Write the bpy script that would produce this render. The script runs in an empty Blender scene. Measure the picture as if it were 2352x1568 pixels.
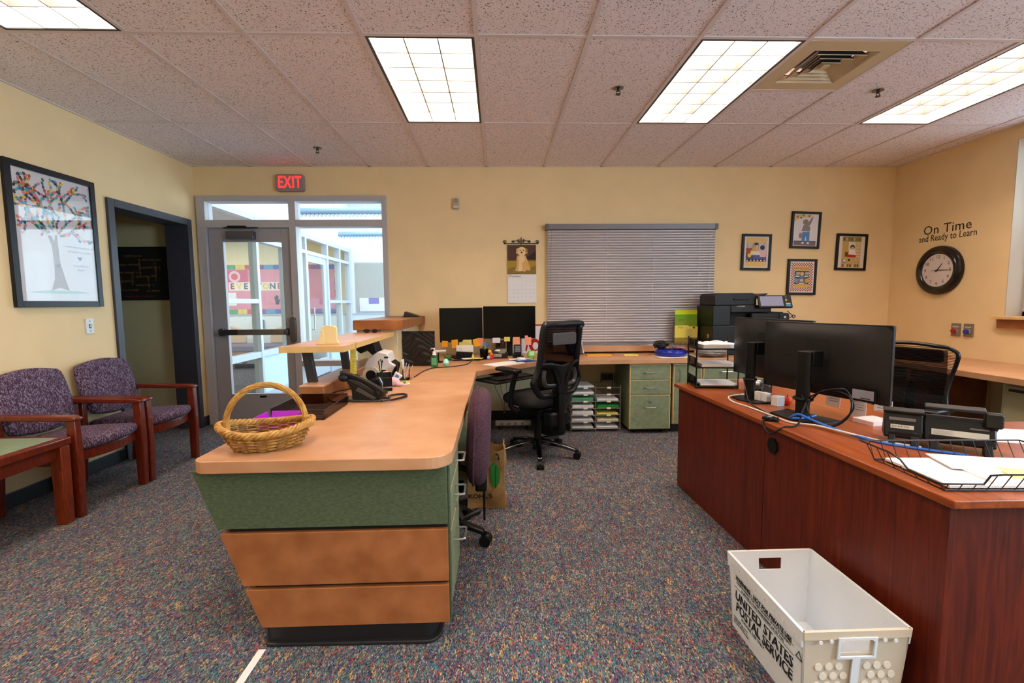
import bpy, bmesh, math, random
from mathutils import Vector, Matrix
random.seed(7)
sc = bpy.context.scene
col = sc.collection
PI = math.pi
# ---------------------------------------------------------------- camera
cd = bpy.data.cameras.new('camera'); cam = bpy.data.objects.new('camera', cd); col.objects.link(cam)
cd.sensor_width = 36.0; cd.lens = 36.0*1061.9/2352.0; cd.clip_start = .02; cd.clip_end = 200
_y, _p, _r = math.radians(1.817), math.radians(4.8295), math.radians(-.5008)
fwd = Vector((math.sin(_y)*math.cos(_p), math.cos(_y)*math.cos(_p), -math.sin(_p)))
rt = Vector((math.cos(_y), -math.sin(_y), 0)); up = rt.cross(fwd)
r2 = rt*math.cos(_r)+up*math.sin(_r); u2 = -rt*math.sin(_r)+up*math.cos(_r)
m = Matrix((r2, u2, -fwd)).transposed().to_4x4(); m.translation = (0, 0, 1.285)
cam.matrix_world = m
sc.camera = cam
# ---------------------------------------------------------------- world, big lights, exposure
w = bpy.data.worlds.new('sky'); sc.world = w; w.use_nodes = True
w.node_tree.nodes['Background'].inputs[0].default_value = (.62, .78, 1, 1)
w.node_tree.nodes['Background'].inputs[1].default_value = .8
sc.view_settings.view_transform = 'Standard'; sc.view_settings.look = 'None'
sc.view_settings.exposure = 0.42; sc.view_settings.gamma = 1.0; sc.view_settings.use_curve_mapping = False
def area(name, loc, rot, sx, sy, power, color):
    l = bpy.data.lights.new(name, 'AREA'); l.shape = 'RECTANGLE'; l.size = sx; l.size_y = sy
    l.energy = power; l.color = color
    o = bpy.data.objects.new(name, l); col.objects.link(o); o.location = loc; o.rotation_euler = rot
    return o
area('vestibule_entrance_daylight', (-.36, 7.6, 1.35), (0, PI/2, 0), 2.4, 4.6, 120, (.66, .84, 1))
area('vestibule_skylight', (-1.8, 7.6, 3.36), (0, 0, 0), 2.2, 4.4, 55, (.78, .90, 1))
area('lobby_ceiling_light', (-5.8, 8.0, 2.66), (0, 0, 0), 2.4, 2.4, 75, (1, .97, .92))
area('side_window_daylight', (4.75, 2.87, 1.9), (0, PI/2, 0), 1.4, 1.8, 16, (.70, .85, 1))
area('added_left_wall_fill', (4.75, -.6, 1.9), (0, PI/2, 0), 1.4, 2.2, 190, (.56, .79, 1))  # added fill light from an unseen side, cools and whitens the left wall
CEIL_EMIT = 16.0

# ---------------------------------------------------------------- helpers
def lin(c):
    c /= 255.0
    return c/12.92 if c <= .04045 else ((c+.055)/1.055)**2.4
def C(r, g, b): return (lin(r), lin(g), lin(b), 1)
MATS = {}
def nd(nt, t, **k):
    n = nt.nodes.new(t)
    for a, v in k.items(): setattr(n, a, v)
    return n
def mat(name, rgb, rough=.5, metal=0., var=.0, vs=8., vc=None, bump=0., bs=200., spec=.5, coat=0., stretch=None, emis=0., det=4., world=False, lo=.35, hi=.65, trans=0.):
    if name in MATS: return MATS[name]
    M = bpy.data.materials.new(name); M.use_nodes = True; nt = M.node_tree
    b = nt.nodes['Principled BSDF']; c = C(*rgb)
    b.inputs['Base Color'].default_value = c; b.inputs['Roughness'].default_value = rough
    b.inputs['Metallic'].default_value = metal; b.inputs['Specular IOR Level'].default_value = spec
    b.inputs['Coat Weight'].default_value = coat; b.inputs['Coat Roughness'].default_value = .1
    if trans: b.inputs['Transmission Weight'].default_value = trans
    if emis: b.inputs['Emission Color'].default_value = c; b.inputs['Emission Strength'].default_value = emis
    if var or vc or bump:
        if world: src = nd(nt, 'ShaderNodeNewGeometry').outputs['Position']
        else: src = nd(nt, 'ShaderNodeTexCoord').outputs['Object']
        if stretch:
            mp = nd(nt, 'ShaderNodeMapping'); nt.links.new(src, mp.inputs[0]); mp.inputs['Scale'].default_value = stretch; src = mp.outputs[0]
    if var or vc:
        n = nd(nt, 'ShaderNodeTexNoise'); n.inputs['Scale'].default_value = vs; n.inputs['Detail'].default_value = det; nt.links.new(src, n.inputs['Vector'])
        r = nd(nt, 'ShaderNodeValToRGB'); nt.links.new(n.outputs[0], r.inputs[0])
        r.color_ramp.elements[0].position = lo; r.color_ramp.elements[1].position = hi
        c2 = C(*vc) if vc else tuple(min(1, x*(1+var)) for x in c[:3])+(1,)
        c1 = c if vc else tuple(x*(1-var) for x in c[:3])+(1,)
        r.color_ramp.elements[0].color = c1; r.color_ramp.elements[1].color = c2
        nt.links.new(r.outputs[0], b.inputs['Base Color'])
    if bump:
        n = nd(nt, 'ShaderNodeTexNoise'); n.inputs['Scale'].default_value = bs; n.inputs['Detail'].default_value = 3; nt.links.new(src, n.inputs['Vector'])
        bp = nd(nt, 'ShaderNodeBump'); bp.inputs['Strength'].default_value = bump; bp.inputs['Distance'].default_value = .004
        nt.links.new(n.outputs[0], bp.inputs['Height']); nt.links.new(bp.outputs[0], b.inputs['Normal'])
    MATS[name] = M
    return M
def glassmat(name, tint=(1, 1, 1, 1), refl=.9):
    if name in MATS: return MATS[name]
    M = bpy.data.materials.new(name); M.use_nodes = True; nt = M.node_tree; nt.nodes.clear()
    o = nd(nt, 'ShaderNodeOutputMaterial'); mx = nd(nt, 'ShaderNodeMixShader'); t = nd(nt, 'ShaderNodeBsdfTransparent'); g = nd(nt, 'ShaderNodeBsdfGlossy'); f = nd(nt, 'ShaderNodeLayerWeight')
    t.inputs[0].default_value = tint; g.inputs['Roughness'].default_value = .02
    pw = nd(nt, 'ShaderNodeMath', operation='POWER'); pw.inputs[1].default_value = 5
    mm = nd(nt, 'ShaderNodeMath', operation='MULTIPLY_ADD'); mm.inputs[1].default_value = .8*refl; mm.inputs[2].default_value = .035*refl
    nt.links.new(f.outputs['Facing'], pw.inputs[0]); nt.links.new(pw.outputs[0], mm.inputs[0]); nt.links.new(mm.outputs[0], mx.inputs[0])
    nt.links.new(t.outputs[0], mx.inputs[1]); nt.links.new(g.outputs[0], mx.inputs[2]); nt.links.new(mx.outputs[0], o.inputs[0])
    MATS[name] = M
    return M

class MB:
    """collects shapes, then links them as ONE mesh object"""
    def __init__(s): s.v = []; s.f = []
    def add(s, vs, fs):
        k = len(s.v); s.v += [tuple(v) for v in vs]; s.f += [tuple(i+k for i in f) for f in fs]; return s
    def box(s, x0, y0, z0, x1, y1, z1, M=None):
        v = [Vector(p) for p in ((x0,y0,z0),(x1,y0,z0),(x1,y1,z0),(x0,y1,z0),(x0,y0,z1),(x1,y0,z1),(x1,y1,z1),(x0,y1,z1))]
        if M: v = [M @ p for p in v]
        return s.add(v, [(3,2,1,0),(4,5,6,7),(0,1,5,4),(1,2,6,5),(2,3,7,6),(3,0,4,7)])
    def prism(s, poly, a, b, axis='z', M=None):
        """extrude 2D polygon: axis z -> (x,y), axis y -> (x,z), axis x -> (y,z)"""
        n = len(poly)
        def P(p, h): return Vector((p[0],p[1],h)) if axis == 'z' else Vector((p[0],h,p[1])) if axis == 'y' else Vector((h,p[0],p[1]))
        v = [P(p, a) for p in poly]+[P(p, b) for p in poly]
        if M: v = [M @ p for p in v]
        return s.add(v, [tuple(range(n))[::-1], tuple(range(n, 2*n))]+[(i, (i+1)%n, n+(i+1)%n, n+i) for i in range(n)])
    def cyl(s, p0, p1, r0, r1=None, n=16):
        r1 = r0 if r1 is None else r1
        p0, p1 = Vector(p0), Vector(p1); d = (p1-p0).normalized()
        a = d.orthogonal().normalized(); b = d.cross(a)
        v = []
        for p, r in ((p0, r0), (p1, r1)):
            v += [p+(a*math.cos(2*PI*i/n)+b*math.sin(2*PI*i/n))*r for i in range(n)]
        return s.add(v, [tuple(range(n))[::-1], tuple(range(n, 2*n))]+[(i, (i+1)%n, n+(i+1)%n, n+i) for i in range(n)])
    def tube(s, pts, r, n=8, closed=False, radii=None, flat=1.0):
        pts = [Vector(p) for p in pts]; N = len(pts); v = []; prev = None
        for i, p in enumerate(pts):
            if closed: d = pts[(i+1)%N]-pts[i-1]
            else: d = pts[min(i+1, N-1)]-pts[max(i-1, 0)]
            if d.length < 1e-9: d = Vector((0,0,1))
            d.normalize()
            if prev is None: a = d.orthogonal().normalized()
            else:
                a = prev-d*prev.dot(d)
                a = a.normalized() if a.length > 1e-6 else d.orthogonal().normalized()
            prev = a; b = d.cross(a); rr = radii[i] if radii else r
            v += [p+(a*math.cos(2*PI*k/n)+b*math.sin(2*PI*k/n)*flat)*rr for k in range(n)]
        f = []
        for i in range(N if closed else N-1):
            j = (i+1) % N
            f += [(i*n+k, i*n+(k+1)%n, j*n+(k+1)%n, j*n+k) for k in range(n)]
        if not closed: f += [tuple(range(n))[::-1], tuple(range((N-1)*n, N*n))]
        return s.add(v, f)
    def lathe(s, prof, c=(0,0,0), n=24, M=None, sx=1., sy=1., cap=True):
        v = []; f = []; L = len(prof)
        for r, z in prof:
            v += [Vector((c[0]+r*sx*math.cos(2*PI*k/n), c[1]+r*sy*math.sin(2*PI*k/n), c[2]+z)) for k in range(n)]
        for i in range(L-1):
            f += [(i*n+k, i*n+(k+1)%n, (i+1)*n+(k+1)%n, (i+1)*n+k) for k in range(n)]
        if cap: f += [tuple(range(n))[::-1], tuple(range((L-1)*n, L*n))]
        if M: v = [M @ p for p in v]
        return s.add(v, f)
    def ball(s, c, rx, ry=None, rz=None, nu=16, nv=10, M=None):
        ry = rx if ry is None else ry; rz = rx if rz is None else rz
        v = [Vector((0,0,-rz))]; f = []
        for i in range(1, nv):
            t = -PI/2+PI*i/nv
            v += [Vector((rx*math.cos(t)*math.cos(2*PI*k/nu), ry*math.cos(t)*math.sin(2*PI*k/nu), rz*math.sin(t))) for k in range(nu)]
        v.append(Vector((0,0,rz))); top = len(v)-1
        f += [(0, 1+(k+1)%nu, 1+k) for k in range(nu)]
        for i in range(nv-2):
            f += [(1+i*nu+k, 1+i*nu+(k+1)%nu, 1+(i+1)*nu+(k+1)%nu, 1+(i+1)*nu+k) for k in range(nu)]
        f += [(top, 1+(nv-2)*nu+k, 1+(nv-2)*nu+(k+1)%nu) for k in range(nu)]
        if M: v = [M @ p for p in v]
        return s.add([p+Vector(c) for p in v], f)
    def grid(s, fn, nu, nv, thick=0, nrm=None):
        """surface fn(u,v), u,v in 0..1; thick gives a solid sheet offset along nrm vector"""
        v = [Vector(fn(i/nu, j/nv)) for j in range(nv+1) for i in range(nu+1)]
        f = [(j*(nu+1)+i, j*(nu+1)+i+1, (j+1)*(nu+1)+i+1, (j+1)*(nu+1)+i) for j in range(nv) for i in range(nu)]
        if thick:
            n = len(v); o = Vector(nrm)*thick
            v2 = [p+o for p in v]; f2 = [tuple(i+n for i in q)[::-1] for q in f]
            e = [i for i in range(nu+1)]+[(j+1)*(nu+1)-1 for j in range(1, nv+1)]+[nv*(nu+1)+i for i in range(nu-1, -1, -1)]+[j*(nu+1) for j in range(nv-1, 0, -1)]
            f3 = [(e[(k+1)%len(e)], e[k], e[k]+n, e[(k+1)%len(e)]+n) for k in range(len(e))]
            v += v2; f += f2+f3
        return s.add(v, f)
    def build(s, name, material, parent=None, loc=None, rot=None, bevel=0., seg=2, ang=35, smooth=True, sub=0):
        me = bpy.data.meshes.new(name); me.from_pydata(s.v, [], s.f); me.materials.append(material)
        bm = bmesh.new(); bm.from_mesh(me); bmesh.ops.recalc_face_normals(bm, faces=bm.faces); bm.to_mesh(me); bm.free()
        if smooth:
            for p in me.polygons: p.use_smooth = True
            me.set_sharp_from_angle(angle=math.radians(ang))
        o = bpy.data.objects.new(name, me); col.objects.link(o)
        if parent: o.parent = parent
        if loc: o.location = loc
        if rot: o.rotation_euler = rot
        if bevel:
            b = o.modifiers.new('bevel', 'BEVEL'); b.width = bevel; b.segments = seg; b.limit_method = 'ANGLE'; b.angle_limit = math.radians(40)
        if sub:
            q = o.modifiers.new('subsurf', 'SUBSURF'); q.levels = sub; q.render_levels = sub
        return o
def tag(o, label=None, cat=None, group=None, kind=None):
    if label: o['label'] = label
    if cat: o['category'] = cat
    if group: o['group'] = group
    if kind: o['kind'] = kind
    return o
def thing(name, label, cat, loc=(0,0,0), rz=0., group=None):
    o = bpy.data.objects.new(name, None); o.empty_display_size = .1; col.objects.link(o)
    o.location = loc; o.rotation_euler = (0, 0, rz)
    return tag(o, label, cat, group)
def dup(o, parent=None):
    c = o.copy(); col.objects.link(c); c.parent = parent
    for ch in list(o.children): dup(ch, c)
    return c
def box(name, m, a, b, parent=None, bevel=0., **k):
    return MB().box(*a, *b).build(name, m, parent, bevel=bevel, **k)
def struct(o): o['kind'] = 'structure'; return o
def text(name, s, size, material, parent, loc, rot, align='CENTER', ext=.0006, xs=1., space=1., bold=0.):
    c = bpy.data.curves.new(name, 'FONT'); c.body = s; c.size = size; c.extrude = ext; c.align_x = align; c.align_y = 'CENTER'
    c.space_character = space; c.offset = bold; c.resolution_u = 2
    t = bpy.data.objects.new(name, c); col.objects.link(t)
    me = bpy.data.meshes.new_from_object(t); bpy.data.objects.remove(t); bpy.data.curves.remove(c)
    me.materials.clear(); me.materials.append(material)
    o = bpy.data.objects.new(name, me); col.objects.link(o); o.location = loc; o.rotation_euler = rot; o.scale = (xs, 1, 1)
    if parent: o.parent = parent
    return o
BACK = (PI/2, 0, 0); RIGHTW = (PI/2, 0, -PI/2); LEFTW = (PI/2, 0, PI/2)
def RZ(a): return Matrix.Rotation(a, 4, 'Z')
def bez(pts, n=12):
    """smooth polyline through points (Catmull-Rom)"""
    P = [Vector(p) for p in pts]; P = [P[0]*2-P[1]]+P+[P[-1]*2-P[-2]]; out = []
    for i in range(1, len(P)-2):
        for k in range(n):
            t = k/n
            out.append(.5*((2*P[i])+(P[i+1]-P[i-1])*t+(2*P[i-1]-5*P[i]+4*P[i+1]-P[i+2])*t*t+(3*P[i]-P[i-1]-3*P[i+1]+P[i+2])*t**3))
    out.append(P[-2]); return out
def rrect(x0, y0, x1, y1, r, n=5):
    out = []
    for cx, cy, a in ((x1-r, y0+r, -PI/2), (x1-r, y1-r, 0), (x0+r, y1-r, PI/2), (x0+r, y0+r, PI)):
        out += [(cx+r*math.cos(a+PI/2*k/n), cy+r*math.sin(a+PI/2*k/n)) for k in range(n+1)]
    return out

# ---------------------------------------------------------------- materials
def carpet(name, cols, dark):
    M = bpy.data.materials.new(name); M.use_nodes = True; nt = M.node_tree; b = nt.nodes['Principled BSDF']
    b.inputs['Roughness'].default_value = .95; b.inputs['Specular IOR Level'].default_value = .15
    g = nd(nt, 'ShaderNodeNewGeometry'); mp = nd(nt, 'ShaderNodeMapping'); mp.inputs['Scale'].default_value = (1, .42, 1); mp.inputs['Rotation'].default_value = (0, 0, .9)
    nt.links.new(g.outputs['Position'], mp.inputs[0])
    v = nd(nt, 'ShaderNodeTexVoronoi'); v.inputs['Scale'].default_value = 300; nt.links.new(mp.outputs[0], v.inputs['Vector'])
    v2_ = nd(nt, 'ShaderNodeTexVoronoi'); v2_.inputs['Scale'].default_value = 78; nt.links.new(mp.outputs[0], v2_.inputs['Vector'])
    sp = nd(nt, 'ShaderNodeSeparateColor'); nt.links.new(v.outputs['Color'], sp.inputs[0]); sp2 = nd(nt, 'ShaderNodeSeparateColor'); nt.links.new(v2_.outputs['Color'], sp2.inputs[0])
    gt = nd(nt, 'ShaderNodeMath', operation='GREATER_THAN'); gt.inputs[1].default_value = .38; nt.links.new(sp.outputs[1], gt.inputs[0])
    ms = nd(nt, 'ShaderNodeMix', data_type='FLOAT'); nt.links.new(gt.outputs[0], ms.inputs[0]); nt.links.new(sp2.outputs[0], ms.inputs[2]); nt.links.new(sp.outputs[0], ms.inputs[3])
    r = nd(nt, 'ShaderNodeValToRGB'); r.color_ramp.interpolation = 'CONSTANT'; nt.links.new(ms.outputs[0], r.inputs[0])
    e = r.color_ramp.elements; e[0].position = 0; e[0].color = C(*cols[0]); e[1].position = 1/len(cols); e[1].color = C(*cols[1])
    for i, c in enumerate(cols[2:]):
        x = e.new((i+2)/len(cols)); x.color = C(*c)
    mr = nd(nt, 'ShaderNodeMapRange'); mr.inputs[3].default_value = .32; mr.inputs[4].default_value = 1.75; nt.links.new(sp.outputs[2], mr.inputs[0])
    mx = nd(nt, 'ShaderNodeMix', data_type='RGBA', blend_type='MULTIPLY'); mx.inputs[0].default_value = 1
    nt.links.new(r.outputs[0], mx.inputs[6]); nt.links.new(mr.outputs[0], mx.inputs[7]); nt.links.new(mx.outputs[2], b.inputs['Base Color'])
    bp = nd(nt, 'ShaderNodeBump'); bp.inputs['Strength'].default_value = .6; bp.inputs['Distance'].default_value = .005
    nt.links.new(v.outputs['Distance'], bp.inputs['Height']); bp.invert = True; nt.links.new(bp.outputs[0], b.inputs['Normal'])
    return M
CARPET = carpet('carpet_multicolour_loop', [(52,66,84),(58,104,112),(128,66,72),(160,134,92),(76,62,100),(86,116,104),(100,80,96),(122,120,124),(86,92,100),(134,104,82),(62,84,108),(70,100,104),(84,84,98)], 0)
def tilemat():
    M = bpy.data.materials.new('ceiling_tile_fissured'); M.use_nodes = True; nt = M.node_tree; b = nt.nodes['Principled BSDF']
    b.inputs['Roughness'].default_value = .95; b.inputs['Specular IOR Level'].default_value = .1
    g = nd(nt, 'ShaderNodeNewGeometry')
    n = nd(nt, 'ShaderNodeTexNoise'); n.inputs['Scale'].default_value = 135; n.inputs['Detail'].default_value = 2.5; n.inputs['Distortion'].default_value = .6; nt.links.new(g.outputs['Position'], n.inputs['Vector'])
    r = nd(nt, 'ShaderNodeValToRGB'); nt.links.new(n.outputs[0], r.inputs[0])
    r.color_ramp.elements[0].position = .355; r.color_ramp.elements[0].color = C(110,95,88); r.color_ramp.elements[1].position = .40; r.color_ramp.elements[1].color = C(241,230,233)
    nt.links.new(r.outputs[0], b.inputs['Base Color'])
    bp = nd(nt, 'ShaderNodeBump'); bp.inputs['Strength'].default_value = .4; bp.inputs['Distance'].default_value = .003; nt.links.new(r.outputs[0], bp.inputs['Height']); nt.links.new(bp.outputs[0], b.inputs['Normal'])
    return M
TILE = tilemat()
def wood(name, c1, c2, scale=(30, 3, 30), rough=.35, dist=2.5, coat=0.):
    M = bpy.data.materials.new(name); M.use_nodes = True; nt = M.node_tree; b = nt.nodes['Principled BSDF']; b.inputs['Roughness'].default_value = rough; b.inputs['Coat Weight'].default_value = coat; b.inputs['Specular IOR Level'].default_value = .35
    t = nd(nt, 'ShaderNodeTexCoord'); mp = nd(nt, 'ShaderNodeMapping'); mp.inputs['Scale'].default_value = scale; nt.links.new(t.outputs['Object'], mp.inputs[0])
    n = nd(nt, 'ShaderNodeTexNoise'); n.inputs['Scale'].default_value = 1; n.inputs['Detail'].default_value = 6; n.inputs['Distortion'].default_value = dist; nt.links.new(mp.outputs[0], n.inputs['Vector'])
    r = nd(nt, 'ShaderNodeValToRGB'); r.color_ramp.elements[0].position = .3; r.color_ramp.elements[1].position = .7; r.color_ramp.elements[0].color = C(*c1); r.color_ramp.elements[1].color = C(*c2)
    nt.links.new(n.outputs[0], r.inputs[0]); nt.links.new(r.outputs[0], b.inputs['Base Color']); return M
WALL = mat('cream_wall_paint', (240,213,164), .7, var=.03, vs=3, bump=.06, bs=350, world=True)
WALLW = mat('pale_vestibule_paint', (236,238,238), .7, bump=.05, bs=300, world=True)
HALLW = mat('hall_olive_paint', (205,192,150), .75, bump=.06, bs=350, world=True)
TBAR = mat('ceiling_grid_paint', (222,208,206), .55)
DARKBASE = mat('dark_vinyl_base', (38,40,46), .45)
ALU = mat('grey_painted_metal', (188,184,188), .42, metal=.05)
ALU2 = mat('silver_painted_metal', (196,204,214), .38, metal=.2)
NAVY = mat('dark_slate_door_frame', (58,58,68), .45)
GLASS = glassmat('clear_glass', (.97, .99, .98, 1))
LAM = mat('tan_suede_laminate', (184,133,93), .36, vc=(206,158,119), vs=6, det=5, world=True, stretch=(1,1,1), lo=.3, hi=.7)
LAMD = mat('brown_mottled_laminate', (138,80,40), .42, vc=(170,108,62), vs=9, det=6, world=True, lo=.3, hi=.7)
GREEN = mat('green_linen_laminate', (62,78,54), .5, vc=(86,100,74), vs=60, det=6, stretch=(1,1,2.5), world=True, lo=.3, hi=.7)
GREENL = mat('sage_drawer_laminate', (112,122,90), .5, vc=(132,140,108), vs=30, det=6, world=True, lo=.3, hi=.7)
MAPLE = mat('maple_edge_band', (224,186,124), .4, var=.06, vs=20)
CREAMP = mat('cream_panel', (232,216,172), .55)
BLACK = mat('black_plastic', (13,13,14), .45, spec=.3)
BLACKS = mat('black_satin_plastic', (19,19,21), .35, spec=.35)
BLACKM = mat('matte_black', (14,14,15), .7)
RUBBER = mat('black_rubber_base', (26,26,28), .5)
CHROME = mat('brushed_steel', (190,190,192), .28, metal=.9)
CHERRY = wood('cherry_wood', (70,17,4), (112,36,12), (26,26,1.6), .48)
CHERRYT = wood('cherry_desktop', (126,58,24), (164,84,40), (24,1.6,24), .28)
REDWOOD = wood('mahogany_frame', (88,26,12), (122,44,20), (40,40,6), .28, coat=.3)
PAPER = mat('white_paper', (238,236,236), .8)
PAPERY = mat('yellow_paper', (240,222,96), .8)
INK = mat('black_ink', (22,22,26), .6)
INKG = mat('grey_ink', (140,140,148), .7)
WHITEP = mat('white_plastic', (232,230,226), .4)
RED = mat('red_plastic', (196,26,26), .35)
# ---------------------------------------------------------------- the room shell
D = 5.018; XL = -3.13; XR = 4.35; ZC = 2.7136; YB = -3.3
struct(box('floor', CARPET, (-9.2, YB-.2, -.1), (5.2, 10.4, 0)))
# back wall with storefront and window openings
w_ = MB()
Y1 = D+.15
for a in ((-5.6, D, 0, -3.105, Y1, ZC+.6), (-3.105, D, 2.412, -1.152, Y1, ZC+.6), (-1.152, D, 0, .56, Y1, ZC+.6), (.56, D, 0, 2.34, Y1, .80), (.56, D, 2.06, 2.34, Y1, ZC+.6), (2.34, D, 0, XR+.2, Y1, ZC+.6)):
    w_.box(*a)
struct(w_.build('wall_back', WALL, smooth=False))
w_ = MB()
for a in ((XL-.2, YB, 0, XL, 3.95, ZC+.1), (XL-.2, 3.95, 2.105, XL, 4.865, ZC+.1), (XL-.2, 4.865, 0, XL, D, ZC+.1)): w_.box(*a)
struct(w_.build('wall_left', WALL, smooth=False))
w_ = MB()
for a in ((XR, YB, 0, XR+.2, -1.7, ZC+.1), (XR, -1.7, 0, XR+.2, .5, 1.12), (XR, -1.7, 2.6, XR+.2, .5, ZC+.1), (XR, .5, 0, XR+.2, 1.9, ZC+.1), (XR, 1.9, 0, XR+.2, 3.83, 1.12), (XR, 1.9, 2.6, XR+.2, 3.83, ZC+.1), (XR, 3.83, 0, XR+.2, D, ZC+.1)): w_.box(*a)
struct(w_.build('wall_right', WALL, smooth=False))
struct(box('wall_rear', WALL, (XL-.2, YB-.2, 0), (XR+.2, YB, ZC+.1)))
# hall behind the open doorway
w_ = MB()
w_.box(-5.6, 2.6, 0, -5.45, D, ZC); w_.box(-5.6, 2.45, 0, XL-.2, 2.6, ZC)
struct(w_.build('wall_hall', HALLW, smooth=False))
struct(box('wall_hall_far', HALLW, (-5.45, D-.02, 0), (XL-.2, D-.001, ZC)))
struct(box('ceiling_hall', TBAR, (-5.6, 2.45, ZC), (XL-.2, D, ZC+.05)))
# ceiling: slab, T-bar runners and separate 2 x 4 ft tiles
T = .6096; X0 = -.0944; YR = [D, 3.832, 2.613, 1.394, .175, -1.044, -2.263, YB]
ceil = struct(box('ceiling', TBAR, (XL-.2, YB, ZC+.22), (XR+.2, D, ZC+.26)))
lights = {(-1, 1): 'directly above the counter monitors', (2, 1): 'left of the ceiling air vent', (5, 1): 'right of the ceiling air vent', (-4, 2): 'in the upper left, above the waiting chairs',
          (-1, 3): 'above the near end of the reception counter, out of view', (2, 3): 'above the mail tub, out of view', (5, 3): 'near the right wall above the wire tray, out of view', (-1, 5): 'behind the viewer, middle of the rear row', (2, 5): 'behind the viewer, right of the middle in the rear row', (5, 5): 'behind the viewer, nearest the right wall', (-4, 4): 'behind the viewer, nearest the left wall'}
xs = [XL]+[X0+T*k for k in range(-4, 8) if XL+.02 < X0+T*k < XR-.02]+[XR]
tm = {}
for j in range(7):
    ya, yb = YR[j+1], YR[j]
    for i in range(len(xs)-1):
        xa, xb = xs[i], xs[i+1]
        k = round((xa-X0)/T) if i else -99
        if (k, j) in lights: continue
        if k == 3 and j == 1: ya2 = ya+.62
        else: ya2 = ya
        key = (round(xb-xa, 3), round(yb-ya2, 3))
        g = .013
        o = None
        if key in tm:
            o = bpy.data.objects.new('ceiling_tile', tm[key]); col.objects.link(o)
        else:
            hx, hy = (xb-xa)/2-g, (yb-ya2)/2-g
            o = MB().box(-hx, -hy, 0, hx, hy, .018).build('ceiling_tile', TILE, smooth=False); tm[key] = o.data
        o.location = ((xa+xb)/2, (ya2+yb)/2, ZC+.001+random.uniform(0, .0015)); o.parent = ceil
for x in xs[1:-1]: box('ceiling_runner', TBAR, (x-.012, YB, ZC-.004), (x+.012, D, ZC+.03), ceil)
for y in YR[1:-1]: box('ceiling_cross_tee', TBAR, (XL, y-.012, ZC-.0035), (XR, y+.012, ZC+.03), ceil)
box('ceiling_cross_tee', TBAR, (xs[8], 3.233-.012, ZC-.0035), (xs[9], 3.233+.012, ZC+.03), ceil)
for a, b in (((XL, D-.02, ZC-.004), (XR, D, ZC+.02)), ((XL, YB, ZC-.004), (XL+.02, D, ZC+.02)), ((XR-.02, YB, ZC-.004), (XR, D, ZC+.02))): box('ceiling_wall_angle', TBAR, a, b, ceil)
# lay-in fluorescent troffers with parabolic louvers
EM = mat('lit_fluorescent_lens', (255,233,213), .5, emis=CEIL_EMIT)
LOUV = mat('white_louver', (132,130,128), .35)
FRM = mat('dark_troffer_trim', (52,46,44), .4)
def troffer():
    r = thing('ceiling_light', 'x', 'ceiling light')
    hx, hy = T/2-.013, 1.219/2-.013
    m_ = MB(); b_ = .014
    m_.box(-hx, -hy, -.004, hx, -hy+b_, .10).box(-hx, hy-b_, -.004, hx, hy, .10).box(-hx, -hy+b_, -.004, -hx+b_, hy-b_, .10).box(hx-b_, -hy+b_, -.004, hx, hy-b_, .10)
    m_.build('trim_frame', FRM, r)
    q = b_+.002; ring2 = MB().box(-hx+b_, -hy+b_, .0, -hx+q, hy-b_, .094).box(hx-q, -hy+b_, .0, hx-b_, hy-b_, .094).box(-hx+q, -hy+b_, .0, hx-q, -hy+q, .094).box(-hx+q, hy-q, .0, hx-q, hy-b_, .094); ring2.build('reflector_liner', mat('white_reflector', (246,245,243), .4), r)
    MB().box(-hx+b_, -hy+b_, .094, hx-b_, hy-b_, .10).build('lit_lens', EM, r)
    ix, iy = hx-b_, hy-b_
    for k in (-1, 1):
        x = k*ix/3; MB().prism([(x-.003, .004), (x+.003, .004), (x+.0015, .09), (x-.0015, .09)], -iy, iy, 'y').build('louver_blade', LOUV, r)
    for k in range(1, 7):
        y = -iy+2*iy*k/7; MB().prism([(y-.003, .004), (y+.003, .004), (y+.0015, .09), (y-.0015, .09)], -ix, ix, 'x').build('louver_blade', LOUV, r)
    return r
proto = troffer(); first = True
for (k, j), lb in lights.items():
    o = proto if first else dup(proto); first = False
    o.location = (X0+T*(k+.5), (YR[j]+YR[j+1])/2, ZC)
    o['group'] = 'recessed ceiling lights'
    o['label'] = 'lit louvered fluorescent ceiling light '+lb
# air vent in its own 2 x 2 ft panel
VENT = mat('beige_vent_paint', (206,186,150), .45)
vt = thing('ceiling_vent', 'square beige ceiling air vent with nested louvers beside the fluorescent light', 'air vent', (X0+T*3.5, 2.923, ZC))
h = T/2-.014
def ring(hi, ho, z0, z1, zi=None):
    m_ = MB(); zi = z0 if zi is None else zi
    v = []
    for hh, z in (((ho, z0), (hi, zi), (hi, z1), (ho, z1)) if z1 > zi else ((ho, z0), (hi, zi), (hi, zi+.003), (ho, z0+.003))):
        v += [(-hh, -hh, z), (hh, -hh, z), (hh, hh, z), (-hh, hh, z)]
    f = []
    for a in range(4):
        for k in range(4): f.append((a*4+k, a*4+(k+1)%4, ((a+1)%4)*4+(k+1)%4, ((a+1)%4)*4+k))
    return m_.add(v, f)
ring(.195, h, -.003, .012).build('panel', VENT, vt, smooth=False)
MB().box(-.2, -.2, .09, .2, .2, .1).build('duct_back', BLACKM, vt)
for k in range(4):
    ho = .195-.045*k; bl_ = ring(ho-.021, ho, -.004, .0, .028).build('vent_blade', VENT, vt, smooth=False); ring(ho-.0215, ho-.0005, .0, -.1, .032).build('blade_shade_shell', BLACKM, bl_, smooth=False)  # black shell above each blade puts the shade of the gaps into colour
MB().box(-.02, -.02, .0, .02, .02, .03).build('center_blade', VENT, vt)
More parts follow.
